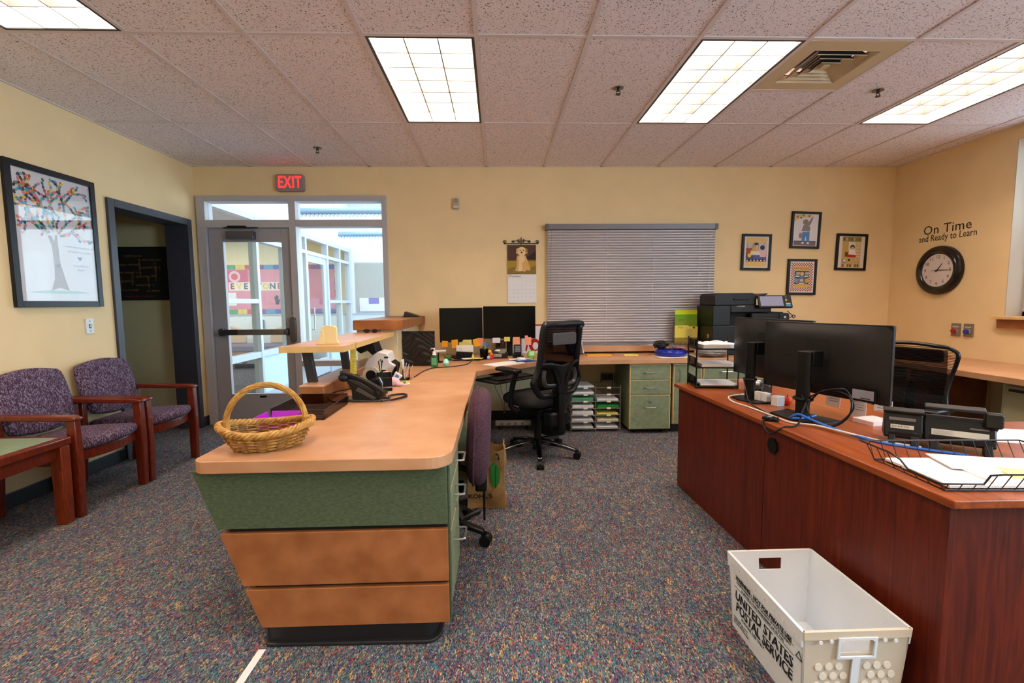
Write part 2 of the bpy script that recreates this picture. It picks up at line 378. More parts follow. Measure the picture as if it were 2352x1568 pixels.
# sprinklers
BRASS = mat('sprinkler_metal', (70,60,52), .35, metal=.7)
for (x, y), lb in (((-1.634, 4.44), 'small sprinkler head in the ceiling near the exit sign'), ((.831, 3.213), 'dark recessed sprinkler head in the ceiling between the two middle lights'), ((2.631, 3.223), 'small sprinkler head in the ceiling to the right of the air vent')):
    s_ = thing('sprinkler_head', lb, 'sprinkler', (x, y, ZC), group='ceiling sprinklers')
    MB().lathe([(.012, 0), (.034, -.001), (.036, -.005), (.026, -.009), (.012, -.009)], n=20).build('escutcheon', mat('chrome_cup', (150,140,130), .2, metal=.9), s_)
    MB().cyl((0,0,-.005), (0,0,-.022), .009, n=10).build('nozzle', BRASS, s_)
    MB().tube([(-.011,0,-.02),(-.012,0,-.034),(0,0,-.04),(.012,0,-.034),(.011,0,-.02)], .0028, 6).build('yoke', BRASS, s_)
    MB().cyl((0,0,-.04), (0,0,-.043), .017, n=14).build('deflector', BRASS, s_)
# baseboards
struct(box('baseboard_left', DARKBASE, (XL, YB, 0), (XL+.012, 3.88, .10), bevel=.004))
struct(box('baseboard_corner', DARKBASE, (XL, 4.92, 0), (XL+.012, D, .10)))
m_ = MB(); m_.box(-1.15, D-.012, 0, XR, D, .10)
struct(m_.build('baseboard_back', DARKBASE, bevel=.004))
struct(box('baseboard_right', DARKBASE, (XR-.012, YB, 0), (XR, D, .10), bevel=.004))
# dark doorway frame in the left wall
dw = struct(bpy.data.objects.new('door_1', None)); col.objects.link(dw); dw.location = (XL, 4.4, 0)
for a, b in (((-.215, -.512, 0), (.02, -.445, 2.155)), ((-.215, .455, 0), (.02, .515, 2.155)), ((-.215, -.445, 2.09), (.02, .455, 2.155))): box('door_jamb', NAVY, a, b, dw, bevel=.004)
# ---------------------------------------------------------------- glazed entrance (storefront) in the back wall
sf = struct(bpy.data.objects.new('door_2', None)); col.objects.link(sf); sf.location = (-2.13, D, 0)
def B(n, m_, x0, z0, x1, z1, ya=-.03, yb=.11, par=None, bv=.003): return box(n, m_, (x0+2.13, ya, z0), (x1+2.13, yb, z1), par or sf, bevel=bv)
B('frame_jamb', ALU, -3.105, 0, -3.02, 2.412); B('frame_jamb', ALU, -1.20, 0, -1.150, 2.412); B('frame_mullion', ALU, -2.165, 0, -2.095, 2.36)
B('frame_head', ALU, -3.02, 2.355, -1.20, 2.412); B('frame_transom', ALU, -3.02, 2.085, -2.165, 2.165); B('frame_transom', ALU, -2.095, 2.095, -1.20, 2.165)
B('frame_rail', ALU, -2.095, .62, -1.20, .68); B('frame_sill', ALU, -2.095, 0, -1.20, .10)
for a in ((-3.02, 2.165, -2.165, 2.355), (-2.095, 2.165, -1.20, 2.355), (-2.095, .68, -1.20, 2.095), (-2.095, .10, -1.20, .62)): B('glass_pane', GLASS, *a, .036, .042, bv=0)
ALUD = mat('dark_grey_door_metal', (168,164,170), .42, metal=.05)
dl = struct(bpy.data.objects.new('door_3', None)); col.objects.link(dl); dl.location = (-2.13, D, 0)
def Bd(n, m_, x0, z0, x1, z1, ya=.0, yb=.045, bv=.003): return B(n, m_, x0, z0, x1, z1, ya, yb, dl, bv)
Bd('door_stile', ALUD, -3.012, .012, -2.867, 2.08); Bd('door_stile', ALUD, -2.262, .012, -2.17, 2.08); Bd('door_rail', ALUD, -2.867, 1.945, -2.262, 2.08); Bd('door_rail', ALUD, -2.867, .012, -2.262, .325)
Bd('glass_pane', GLASS, -2.867, .325, -2.262, 1.945, .020, .026, 0)
# push bar, latch case, closer
BAR = mat('dark_bronze_bar', (92,90,92), .25, metal=.7)
pb = B('push_bar', BAR, -2.93, .965, -2.21, 1.025, -.075, -.04, dl, .008); B('bar_grip', mat('worn_bar_face', (118,112,108), .3, metal=.6), -2.73, .968, -2.25, 1.022, -.079, -.07, pb, .003)
pb.parent = dl
for x in (-2.94, -2.24): B('bar_bracket', BAR, x, .955, x+.05, 1.035, -.05, .0, dl, .008)
MB().prism(rrect(-.07, .88, -.005, 1.15, .03), -.055, 0, 'y').build('latch_case', BAR, dl, bevel=.006)
MB().cyl((-.035, -.012, 1.19), (-.035, .0, 1.19), .013, n=14).build('key_cylinder', BLACK, dl)
MB().prism(rrect(-.44, .285, -.37, .305, .009), -.008, 0, 'y').build('drop_bolt', BLACK, dl)
cl = B('closer_body', mat('closer_grey', (92,90,96), .4, metal=.3), -2.80, 1.965, -2.52, 2.045, -.07, -.001, dl, .006)
B('closer_arm', BLACKS, -2.82, 2.075, -2.48, 2.087, -.06, -.035, dl, .002); B('closer_bracket', BLACKS, -2.78, 2.087, -2.60, 2.10, -.07, -.031, dl, .002)
# ---------------------------------------------------------------- vestibule and lobby beyond the glass
struct(box('wall_far', WALLW, (-3.2, 10.2, 0), (-.2, 10.35, 3.45)))
struct(box('wall_lobby_far', mat('lobby_cream_paint', (240,222,172), .7), (-9.2, 10.2, 0), (-3.2, 10.35, 3.45)))
struct(box('trim_1', WALLW, (-9.2, 10.17, 0), (-3.25, 10.2, 1.06))); struct(box('trim_2', mat('wainscot_grey', (212,222,232), .6), (-3.19, 10.17, 0), (-.3, 10.2, 1.05)))
struct(box('trim_3', ALU2, (-9.2, 10.155, 1.05), (-.3, 10.2, 1.08)))
struct(box('wall_vestibule', WALLW, (-.3, Y1, 0), (-.2, 10.2, 3.45)))
struct(box('wall_vestibule_upper', WALLW, (-3.24, Y1, 2.46), (-3.16, 10.2, 3.45)))
struct(box('wall_lobby_side', WALLW, (-9.2, Y1, 0), (-9.05, 10.2, 2.75)))
struct(box('wall_lobby_near', WALLW, (-9.2, Y1-.1, 0), (-5.6, Y1, 2.75)))
struct(box('ceiling_vestibule', WALLW, (-3.24, Y1, 3.45), (-.2, 10.35, 3.5))); struct(box('ceiling_lobby', WALLW, (-9.2, Y1-.1, 2.75), (-3.24, 10.35, 2.8)))
v2 = struct(bpy.data.objects.new('window_2', None)); col.objects.link(v2); v2.location = (-3.2, 7.6, 0)
def S2(n, m_, y0, z0, y1, z1, xa=-.05, xb=.05): return box(n, m_, (xa, y0-7.6, z0), (xb, y1-7.6, z1), v2, bevel=.003)
for y in (5.19, 6.28, 7.12, 7.86, 8.84, 9.52, 10.14): S2('frame_post', ALU2, y-.03, 0, y+.03, 2.458, -.055, .055)
S2('frame_head', ALU2, 5.17, 2.38, 10.17, 2.46); S2('frame_transom', ALU2, 5.17, 2.12, 10.17, 2.18)
for a, b in ((5.19, 7.86), (8.84, 10.17)):
    S2('frame_rail', ALU2, a, .58, b, .66); S2('frame_sill', ALU2, a, 0, b, .1)
S2('frame_rail', ALU2, 5.19, 1.30, 6.28, 1.36); S2('frame_rail', ALU2, 8.84, 1.30, 10.17, 1.36)
PERF = mat('frosted_lower_panel', (196,220,238), .6, var=.05, vs=90)
for a, b in ((6.31, 7.09), (7.15, 7.83), (8.87, 9.49), (9.55, 10.11)): S2('lower_panel', PERF, a, .1, b, .58, -.015, .015)
for a, b in ((5.22, 6.25), (6.31, 7.09), (7.15, 7.83), (8.87, 9.49), (9.55, 10.11)):
    S2('glass_pane', GLASS, a, .66, b, 2.12, -.004, .004)
S2('glass_pane', GLASS, 5.22, .1, 6.25, .58, -.004, .004)
d4 = struct(bpy.data.objects.new('door_4', None)); col.objects.link(d4); d4.location = (-3.2, 7.6, 0)
def S4(n, y0, z0, y1, z1, m_=ALU2, xa=-.022, xb=.022): return box(n, m_, (xa, y0-7.6, z0), (xb, y1-7.6, z1), d4, bevel=.003)
S4('door_stile', 7.89, .01, 8.0, 2.12); S4('door_stile', 8.70, .01, 8.81, 2.12); S4('door_rail', 8.0, 2.0, 8.7, 2.12); S4('door_rail', 8.0, .01, 8.7, .3)
S4('glass_pane', 8.0, .3, 8.7, 2.0, GLASS, -.004, .004)
MB().tube([(.022, 8.05-7.6, 1.22), (.07, 8.05-7.6, 1.22), (.07, 8.05-7.6, .85), (.022, 8.05-7.6, .85)], .013, 8).build('door_handle', CHROME, d4)
# pendant light tubes high in the vestibule
for y, z, x0, lb in ((7.0, 2.64, -2.88, 'long pale blue pendant tube near the top of the vestibule window'), (9.0, 2.60, -2.98, 'long pendant tube farther back in the vestibule, lower in view')):
    p_ = thing('pendant_tube', lb, 'pendant light', (x0, y, z), group='vestibule pendant tubes')
    MB().cyl((0,0,0), (2.4,0,0), .05, n=18).build('tube_body', mat('pale_blue_metal', (148,176,204), .35, metal=.3), p_)
    m_ = MB()
    for k in range(40): m_.prism([(.02+.058*k, -.075), (.045+.058*k, -.075), (.05+.058*k, -.045), (.01+.058*k, -.045)], -.03, .03, 'y')
    m_.build('louver_teeth', ALU2, p_)
    MB().cyl((.5,0,.04), (.5,0,.81+(2.64-z)), .006, n=8).build('hanger_rod', ALU2, p_); MB().cyl((2.0,0,.04), (2.0,0,.81+(2.64-z)), .006, n=8).build('hanger_rod', ALU2, p_)
# pink bulletin board
PINK = mat('pink_board_paper', (226,140,160), .8, var=.05, vs=5); 
bb = thing('bulletin_board', 'pink bulletin board with rainbow border on the lobby wall beyond the door', 'bulletin board', (-4.62, 10.198, 1.085))
box('backing', PINK, (-1.36, -.02, 0), (1.22, 0, 1.05), bb)
RAIN = [(70,90,170),(90,160,110),(226,200,80),(206,80,90),(120,70,150),(80,150,190)]
for q, z in ((0, 0), (1, .95)):
    for k in range(26): MB().prism(rrect(-1.36+k*.0993, z, -1.36+k*.0993+.097, z+.1, .02, 3), -.026, -.02, 'y').build('border_strip', mat('rainbow_%d' % ((k//2) % 6), RAIN[(k//2) % 6], .8), bb)
for k in range(10): MB().prism(rrect(1.12, .1+k*.085, 1.22, .183+k*.085, .02, 3), -.026, -.02, 'y').build('border_strip', mat('rainbow_%d' % (k % 6), RAIN[k % 6], .8), bb)
MB().box(-1.25, -.024, .68, -.72, -.02, .94).build('poster', mat('rose_poster', (206,90,120), .8), bb); MB().cyl((-.99, -.03, .80), (-.99, -.024, .80), .12, n=28).build('poster_ring', mat('pale_pink', (244,190,206), .8), bb); MB().cyl((-.99, -.034, .80), (-.99, -.03, .80), .07, n=24).build('poster_disc', mat('coral', (214,96,90), .8), bb)
MB().box(-1.12, -.024, .50, .02, -.02, .68).build('letter_strip', mat('cream_letters', (244,226,210), .8), bb)
for k, ch in enumerate('EVERYONE'): text('letter', ch, .17, mat('letter_%d' % (k % 4), [(150,60,80),(228,200,90),(70,80,120),(190,80,70)][k % 4], .7), bb, (-1.05+.142*k, -.026, .59), BACK, bold=.006)
for x in (-.12, .12): 
    MB().box(x-.035, -.025, .20, x+.035, -.02, .29).cyl((x-.03,-.0225,.28),(x-.045,-.0225,.37),.012,n=6).cyl((x-.008,-.0225,.28),(x-.01,-.0225,.40),.012,n=6).cyl((x+.015,-.0225,.28),(x+.02,-.0225,.39),.012,n=6).cyl((x+.03,-.0225,.25),(x+.06,-.0225,.31),.012,n=6).build('hand_cutout', mat('dark_hand', (60,50,56), .8), bb)
box('clipboard', PAPER, (-1.28, -.026, .18), (-.98, -.02, .46), bb)
fb = thing('fabric_pinboard', 'grey woven fabric pinboard on the far vestibule wall', 'pinboard', (-2.7, 10.198, 1.305))
box('board', mat('grey_woven_fabric', (178,176,172), .9, var=.12, vs=140), (-.34, -.02, -.20), (.42, 0, .85), fb); box('board_edge', ALU2, (-.36, -.012, -.22), (.44, 0, .87), fb)
po = thing('notice_paper', 'white notice with purple heading below the fabric pinboard', 'notice', (-2.68, 10.2, 1.08)); box('sheet', mat('lavender_paper', (226,226,244), .8), (-.30, -.03, .04), (.32, -.021, .33), po); box('heading', mat('purple_print', (140,130,190), .8), (-.10, -.032, .20), (.12, -.03, .33), po)
wb = thing('wall_box', 'small grey metal box on the lobby wall below the pink board', 'wall box', (-5.15, 10.17, .87)); box('case', mat('box_grey', (104,112,122), .5), (-.12, -.06, -.09), (.12, 0, .09), wb, bevel=.01); box('face', mat('box_face', (136,144,152), .5), (-.09, -.066, -.06), (.09, -.06, .06), wb)
bn = thing('lobby_bench', 'padded lobby bench with wooden legs against the far wall', 'bench', (-5.0, 9.6, 0))
MB().box(-1.0, -.28, .34, 1.0, .28, .48).build('seat_pad', mat('bench_mauve', (120,100,112), .8), bn, bevel=.03); MB().box(-1.0, -.3, .26, 1.0, .28, .34).build('seat_rail', mat('bench_wood', (170,120,80), .5), bn)
for x in (-.95, -.3, .3, .9):
    for y in (-.25, .2): MB().box(x-.03, y-.03, 0, x+.03, y+.03, .27).build('leg', mat('bench_wood', (170,120,80), .5), bn)
for x in (-.55, .55): MB().prism([(x-.3+.0, .48), (x+.3, .48), (x+.3, .62), (x+.22, .78), (x, .84), (x-.22, .78), (x-.3, .62)], .2, .27, 'y').build('backrest', mat('bench_tan', (206,170,126), .7), bn, bevel=.02)
# window in the back wall with closed blind; window in the right wall
w1 = struct(bpy.data.objects.new('window_1', None)); col.objects.link(w1); w1.location = (1.45, D, 0)
for a, b in (((-.89, .05, .80), (-.84, .12, 2.06)), ((.84, .05, .80), (.89, .12, 2.06)), ((-.89, .05, 2.01), (.89, .12, 2.06)), ((-.89, .05, .80), (.89, .12, .85)), ((-.03, .05, .85), (.03, .12, 2.01))): box('frame', ALU, a, b, w1)
for a, b in ((-.84, -.03), (.03, .84)): box('glass_pane', GLASS, (a, .08, .85), (b, .086, 2.01), w1)
box('window_sill', mat('sill_paint', (150,160,190), .5), (-.89, -.0, .795), (.89, .06, .803), w1)
SILLW = LAM
box('window_ledge', SILLW, (-.86, -.17, .755), (.87, .0, .815), w1, bevel=.003)
w3 = struct(bpy.data.objects.new('window_3', None)); col.objects.link(w3); w3.location = (XR, 2.865, 0)
REV = mat('pale_reveal_paint', (200,184,164), .65)
for a, b in (((-.0005, .962, 1.13), (.2, .968, 2.6)), ((-.0005, -.968, 1.13), (.2, -.962, 2.6)), ((-.0005, -.965, 2.595), (.2, .965, 2.601))): box('reveal', REV, a, b, w3)
for a, b in (((.15, -.965, 1.12), (.2, -.91, 2.6)), ((.15, .91, 1.12), (.2, .965, 2.6)), ((.15, -.965, 2.55), (.2, .965, 2.6)), ((.15, -.965, 1.12), (.2, .965, 1.17))): box('frame', ALU2, a, b, w3)
box('glass_pane', GLASS, (.17, -.91, 1.17), (.176, .91, 2.55), w3)
box('window_stool', MAPLE, (-.075, -1.03, 1.105), (.15, 1.02, 1.13), w3, bevel=.004); box('window_apron', LAMD, (-.04, -1.0, 1.03), (0, .99, 1.105), w3)
w4 = struct(bpy.data.objects.new('added_window_4', None)); col.objects.link(w4); w4.location = (XR, -.6, 0)  # unseen window, added as an opening for the left wall fill light
for a, b in (((.15, -1.1, 1.12), (.2, -1.04, 2.6)), ((.15, 1.04, 1.12), (.2, 1.1, 2.6)), ((.15, -1.1, 2.55), (.2, 1.1, 2.6)), ((.15, -1.1, 1.12), (.2, 1.1, 1.17))): box('frame', ALU2, a, b, w4)
box('glass_pane', GLASS, (.17, -1.04, 1.17), (.176, 1.04, 2.55), w4); box('window_stool', MAPLE, (-.075, -1.15, 1.105), (.15, 1.15, 1.13), w4, bevel=.004)
SLATW = mat('off_white_slat', (206,196,184), .5)
bl2 = thing('window_blind', 'pale horizontal blind in the right-hand window', 'blind', (XR+.12, 2.865, 1.13), group='window blinds')
box('head_rail', SLATW, (-.02, -.9, 1.40), (.02, .9, 1.44), bl2); s0 = None
for k in range(32):
    if s0 is None: s0 = MB().prism([(-.011, -.004), (.011, .004), (.011, .005), (-.011, -.003)], -.9, .9, 'y').build('slat', SLATW, bl2); s_ = s0
    else: s_ = s0.copy(); col.objects.link(s_)
    s_.location = (0, 0, .03+k*.0215); 
box('bottom_rail', SLATW, (-.013, -.9, .003), (.013, .9, .018), bl2)
SLAT = mat('grey_aluminium_slat', (192,184,186), .36, metal=.35)
bl = thing('window_blind', 'wide grey horizontal blind closed over the window in the back wall', 'blind', (1.45, D-.035, 2.075), group='window blinds')
box('head_rail', mat('grey_blind_rail', (126,122,128), .4, metal=.3), (-.92, -.03, -.025), (.92, .03, .03), bl, bevel=.003)
for x in (-.925, .895): box('rail_end_cap', mat('rail_cap', (96,94,98), .4), (x, -.034, -.03), (x+.03, .032, .032), bl)
s0 = None; NS = 43; P_ = 1.205/NS
for k in range(NS):
    if s0 is None:
        sec = [(-.0075, .0145), (-.0095, .006), (-.0065, -.006), (.004, -.0145)]
        pr = sec+[(y+.0008, z+.0004) for y, z in sec[::-1]]
        s0 = MB().prism(pr, -.905, .905, 'x').build('slat', SLAT, bl, ang=60); s_ = s0
    else: s_ = s0.copy(); col.objects.link(s_)
    s_.location = (0, 0, -.045-P_*k)
box('bottom_rail', mat('grey_blind_rail', (126,122,128), .4), (-.905, -.012, -1.262), (.905, .012, -1.245), bl, bevel=.003)
CORD = mat('pale_cord', (206,204,214), .7)
for x in (-.77, -.27, .235, .73): box('ladder_cord', CORD, (x-.0015, -.0118, -1.25), (x+.0015, -.0100, -.02), bl)
MB().tube([(.85, -.03, -.03), (.845, -.03, -.5), (.84, -.028, -.62)], .002, 6).tube(bez([(.84,-.03,-.6),(.825,-.035,-.63),(.85,-.04,-.65),(.83,-.035,-.67),(.86,-.03,-.70)]), .002, 6).build('lift_cord', CORD, bl)
MB().cyl((-.865, -.03, -.03), (-.885, -.035, -.95), .004, n=8).build('tilt_wand', glassmat('clear_wand', (.9,.9,.9,1)), bl)
# ---------------------------------------------------------------- continuous worktop
ZT = .735; ZB = .69
def arc(cx, cy, r, a0, a1, n=6): return [(cx+r*math.cos(math.radians(a0+(a1-a0)*k/n)), cy+r*math.sin(math.radians(a0+(a1-a0)*k/n))) for k in range(n+1)]
top = arc(-1.09+.05, 1.62+.05, .05, 180, 270)+arc(-.172-.09, 1.62+.09, .09, 270, 360)+[(-.172, 3.70)]+[(-.168, 3.73), (.40, 4.30), (.44, 4.335)]+[(3.50, 4.335), (3.55, 4.28), (3.55, 1.6), (XR-.002, 1.6), (XR-.002, D-.013), (-1.09, D-.013)]
wt = tag(MB().prism(top, ZB, ZT).build('worktop', LAM, bevel=.003, smooth=False), 'long tan laminate worktop running around the room as a U-shaped counter', 'countertop')
# ---------------------------------------------------------------- reception counter base (lapped, leaning panels)
rc = thing('reception_counter', 'reception counter base with leaning green and brown lapped panels on a black plinth', 'counter', (-.64, 2.9, 0))
def xl(z): return -.885-(z-.085)*(1.099-.885)/(.67-.085)
def LB(m_, n, mt, bevel=.002):
    o = m_.build(n, mt, rc, bevel=bevel, smooth=False); o.location = (.64, -2.9, 0); return o
LB(MB().prism([(xl(.69)+.06, .69), (-.68, .69), (-.68, .086), (xl(.085)+.06, .086)], 1.70, 3.80, 'y'), 'core', BLACKM)
for z0, z1, mt in ((.471, .69, GREEN), (.251, .452, LAMD), (.088, .236, LAMD)):
    LB(MB().prism([(xl(z0), z0), (-.192, z0), (-.192, z1), (xl(z1), z1)], 1.652, 1.674, 'y'), 'end_panel', mt)
    LB(MB().prism([(xl(z0), z0), (xl(z1), z1), (xl(z1)+.02, z1), (xl(z0)+.02, z0)], 1.675, 3.80, 'y'), 'side_panel', mt)
for z in (.461, .243): LB(MB().prism([(xl(z)+.03, z-.02), (-.20, z-.02), (-.20, z+.02), (xl(z)+.03, z+.02)], 1.6745, 1.70, 'y'), 'dark_reveal', BLACKM)
LB(MB().box(-.192, 1.6745, .088, -.184, 1.702, .69), 'end_trim', GREEN)
LB(MB().prism(arc(-.87, 1.70, .02, 180, 270, 4)+arc(-.245-.05, 1.73, .05, 270, 360, 6)+[(-.245, 2.11), (-.70, 2.11), (-.70, 3.78), (-.89, 3.78)], .012, .086), 'toe_kick', RUBBER)
LB(MB().prism(arc(-.87, 1.685, .02, 180, 270, 4)+arc(-.245-.04, 1.715, .06, 270, 360, 6)+[(-.225, 2.12), (-.70, 2.12), (-.70, 3.78), (-.89, 3.78)], 0, .014), 'plinth_lip', RUBBER, .004)
# drawer pedestals
def handle(par, p, axis, L, out, r=.0045, name='handle'):
    """U-shaped pull; axis = direction along, out = vector off the face"""
    p = Vector(p); a = Vector(axis)*L/2; o = Vector(out)
    q = [p-a, p-a+o*.75, p-a*.9+o, p+a*.9+o, p+a+o*.75, p+a]
    return MB().tube(q, r, 8).build(name, CHROME, par)
def pedestal_x(label, y0, y1, rows, lock=True, group='green drawer pedestals'):
    """pedestal whose drawers face +X (under the reception counter)"""
    r = thing('drawer_pedestal', label, 'drawer unit', (-.19, (y0+y1)/2, 0), group=group); h = (y1-y0)/2
    MB().box(-.40, -h, .088, -.022, h, .69).build('carcass', GREENL, r, bevel=.002)
    MB().box(-.022, -h, .088, -.018, h, .69).build('edge_band', MAPLE, r)
    for z0, z1 in rows:
        d = MB().box(-.018, -h+.006, z0, 0, h-.006, z1).build('drawer_front', GREENL, r, bevel=.0015)
        MB().box(-.017, -h+.002, z1, .0008, h-.002, z1+.005).build('front_edge', MAPLE, d)
        handle(d, (0, 0, (z0+z1)/2+(.02 if z1-z0 < .2 else .06)), (0, 1, 0), .105, (.045, 0, 0))
    if lock: MB().cyl((0, 0, .43), (.01, 0, .43), .012, n=14).build('lock', CHROME, r)
    if not lock: MB().box(-.38, -h+.01, 0, -.05, h-.01, .088).build('plinth', RUBBER, r)
    return r
pedestal_x('green three-drawer unit at the near end of the reception counter, beside the plum chair', 1.703, 2.12, ((.56, .68), (.40, .552), (.095, .392)))
pedestal_x('green drawer unit under the far part of the reception counter, behind the plum chair', 3.05, 3.46, ((.56, .68), (.40, .552), (.095, .392)), False)
def cab_y(name, label, x0, x1, rows, hor=True, mobile=False, lock=False, yf=4.36, vert=None):
    """cabinet whose fronts face -Y under the back counter"""
    r = thing(name, label, 'drawer unit' if name == 'drawer_pedestal' else 'cabinet', ((x0+x1)/2, yf+.02, 0), group='green drawer pedestals' if name == 'drawer_pedestal' else 'green cabinets under the back counter'); h = (x1-x0)/2
    zb = .045 if mobile else .088
    MB().box(-h, .0, zb, h, .52, .685).build('carcass', GREENL, r, bevel=.002)
    MB().box(-h, -.004, zb, h, 0, .685).build('edge_band', MAPLE, r)
    for z0, z1 in rows:
        d = MB().box(-h+.008, -.022, z0, h-.008, -.004, z1).build('drawer_front' if vert is None else 'door', GREENL, r, bevel=.0015)
        MB().box(-h+.006, -.0225, z1, h-.006, -.005, z1+.006).build('front_edge', MAPLE, d)
        for s in (-1, 1): MB().box(s*(h-.005)-.003, -.0225, z0, s*(h-.005)+.003, -.005, z1).build('front_edge', MAPLE, d)
        if vert is None: handle(d, (0, -.022, (z0+z1)/2+(.0 if z1-z0 < .2 else .05)), (1, 0, 0), .11, (0, -.035, 0))
        else: handle(d, (vert, -.022, z1-.10), (0, 0, 1), .11, (0, -.035, 0))
    if lock: MB().cyl((0, -.022, .318), (0, -.03, .318), .014, n=16).cyl((0, -.03, .318), (0, -.034, .318), .008, n=12).build('lock', CHROME, r)
    if mobile:
        for sx in (-1, 1):
            for y in (.06, .46): MB().cyl((sx*(h-.06)-.012, y, .022), (sx*(h-.06)+.012, y, .022), .022, n=14).build('caster', BLACK, r)
        MB().box(-h+.02, .01, .03, h-.02, .5, .045).build('base_plate', BLACK, r)
    else: MB().box(-h, .05, 0, h, .5, .088).build('plinth', RUBBER, r)
    return r
cab_y('drawer_pedestal', 'sage green three-drawer rolling unit with a lock beside the paper sorter', 1.268, 1.668, ((.535, .672), (.388, .525), (.052, .378)), mobile=True, lock=True)
cab_y('base_cabinet', 'sage green cabinet with upright handle right of the rolling drawer unit', 1.692, 1.972, ((.10, .675),), vert=-.09)
cab_y('base_cabinet', 'sage green drawer cabinet under the copier, mostly behind the cherry desk', 1.985, 2.42, ((.535, .672), (.388, .525), (.10, .378)))
cab_y('base_cabinet', 'green base cabinet under the back counter, hidden behind the desk monitors', 2.44, 3.10, ((.535, .672), (.10, .525)))
# ---------------------------------------------------------------- raised ledge on the counter
ts = thing('transaction_shelf', 'raised tan shelf with maple edge on black slanted brackets above the counter', 'shelf', (-1.02, 3.2, ZT))
MB().prism([(-.188, -.61), (.16, -.61), (.165, .63), (-.188, .63)], .283, .315).build('shelf_board', LAM, ts, smooth=False, bevel=.002)
MB().box(-.19, -.615, .282, .16, -.61, .3155).build('front_edge_band', MAPLE, ts); MB().prism([(.16, -.615), (.1645, -.615), (.1695, .63), (.165, .63)], .282, .3155).build('side_edge_band', MAPLE, ts, smooth=False)
SUP = mat('black_powder_coat', (44,44,50), .4)
MB().prism([(-.067, .105), (-.015, .105), (-.042, .283), (-.094, .283)], -.553, -.523, 'y').build('bracket', SUP, ts, bevel=.002)
MB().prism([(-.042, .105), (.008, .105), (-.012, .283), (-.062, .283)], -.03, .0, 'y').build('bracket', SUP, ts, bevel=.002)
MB().box(-.067, -.663, .0, .063, .6, .095).build('base_box', LAMD, ts, bevel=.002); MB().box(-.069, -.665, .095, .065, .6, .105).build('base_cap', LAM, ts, bevel=.002)
# tall end cabinet with thick brown top
ec = thing('end_cabinet', 'cream end cabinet with a thick brown top at the far end of the counter', 'cabinet', (-1.0, 4.4, ZT))
MB().box(-.17, -.52, 0, .165, .60, .335).build('body', CREAMP, ec, bevel=.002); MB().box(-.175, -.60, .335, .225, .60, .415).build('top', LAMD, ec, bevel=.003)
# ---------------------------------------------------------------- purple waiting chairs and side table
def fabric(name, a, b, c, sc_=(60, 60, 24)):
    M = bpy.data.materials.new(name); M.use_nodes = True; nt = M.node_tree; p = nt.nodes['Principled BSDF']; p.inputs['Roughness'].default_value = .95; p.inputs['Specular IOR Level'].default_value = .2
    t = nd(nt, 'ShaderNodeTexCoord'); mp = nd(nt, 'ShaderNodeMapping'); mp.inputs['Scale'].default_value = sc_; mp.inputs['Rotation'].default_value = (.35, .2, .3); nt.links.new(t.outputs['Object'], mp.inputs[0])
    v = nd(nt, 'ShaderNodeTexVoronoi'); v.inputs['Scale'].default_value = 1.8; nt.links.new(mp.outputs[0], v.inputs['Vector']); s = nd(nt, 'ShaderNodeSeparateColor'); nt.links.new(v.outputs['Color'], s.inputs[0])
    r = nd(nt, 'ShaderNodeValToRGB'); r.color_ramp.interpolation = 'LINEAR'; nt.links.new(s.outputs[0], r.inputs[0]); e = r.color_ramp.elements
    e[0].position = .25; e[0].color = C(*a); e[1].position = .85; e[1].color = C(*c); x = e.new(.6); x.color = C(*b)
    nt.links.new(r.outputs[0], p.inputs['Base Color'])
    bp = nd(nt, 'ShaderNodeBump'); bp.inputs['Strength'].default_value = .3; bp.inputs['Distance'].default_value = .002; nt.links.new(v.outputs['Distance'], bp.inputs['Height']); nt.links.new(bp.outputs[0], p.inputs['Normal'])
    return M
PURPLE = fabric('purple_patterned_fabric', (66,46,62), (92,70,88), (134,120,142), (120,120,46))
def cushion(fn_outline, t, name, m_, par, M, n=28, rings=5, bulge=.5):
    """rounded pad: closed outline in local (a,b), thickness t along c, puffed; M maps (a,b,c) to parent space"""
    mb = MB(); pts = fn_outline; N = len(pts); cx = sum(p[0] for p in pts)/N; cy = sum(p[1] for p in pts)/N
    v = []; f = []
    lay = []
    for i in range(-rings, rings+1):
        a = PI/2*i/rings; s = 1-.10*(1-math.cos(a)); z = math.sin(a)*t/2
        lay.append((1-(1-math.cos(a))*.09, z))
    # side ring layers then closing caps with inner rings for puff
    L = []
    for s, z in ((.0, -1), (.5, -.97), (.8, -.86), (.93, -.62), (.985, -.25), (.985, .25), (.93, .62), (.8, .86), (.5, .97), (.0, 1)):
        L.append([Vector((cx+(p[0]-cx)*s, cy+(p[1]-cy)*s, z*t/2)) for p in pts])
    for l in L: v += l
    for i in range(len(L)-1):
        f += [(i*N+k, i*N+(k+1)%N, (i+1)*N+(k+1)%N, (i+1)*N+k) for k in range(N)]
    mb.add([M @ p for p in v], f)
    return mb.build(name, m_, par, ang=80)
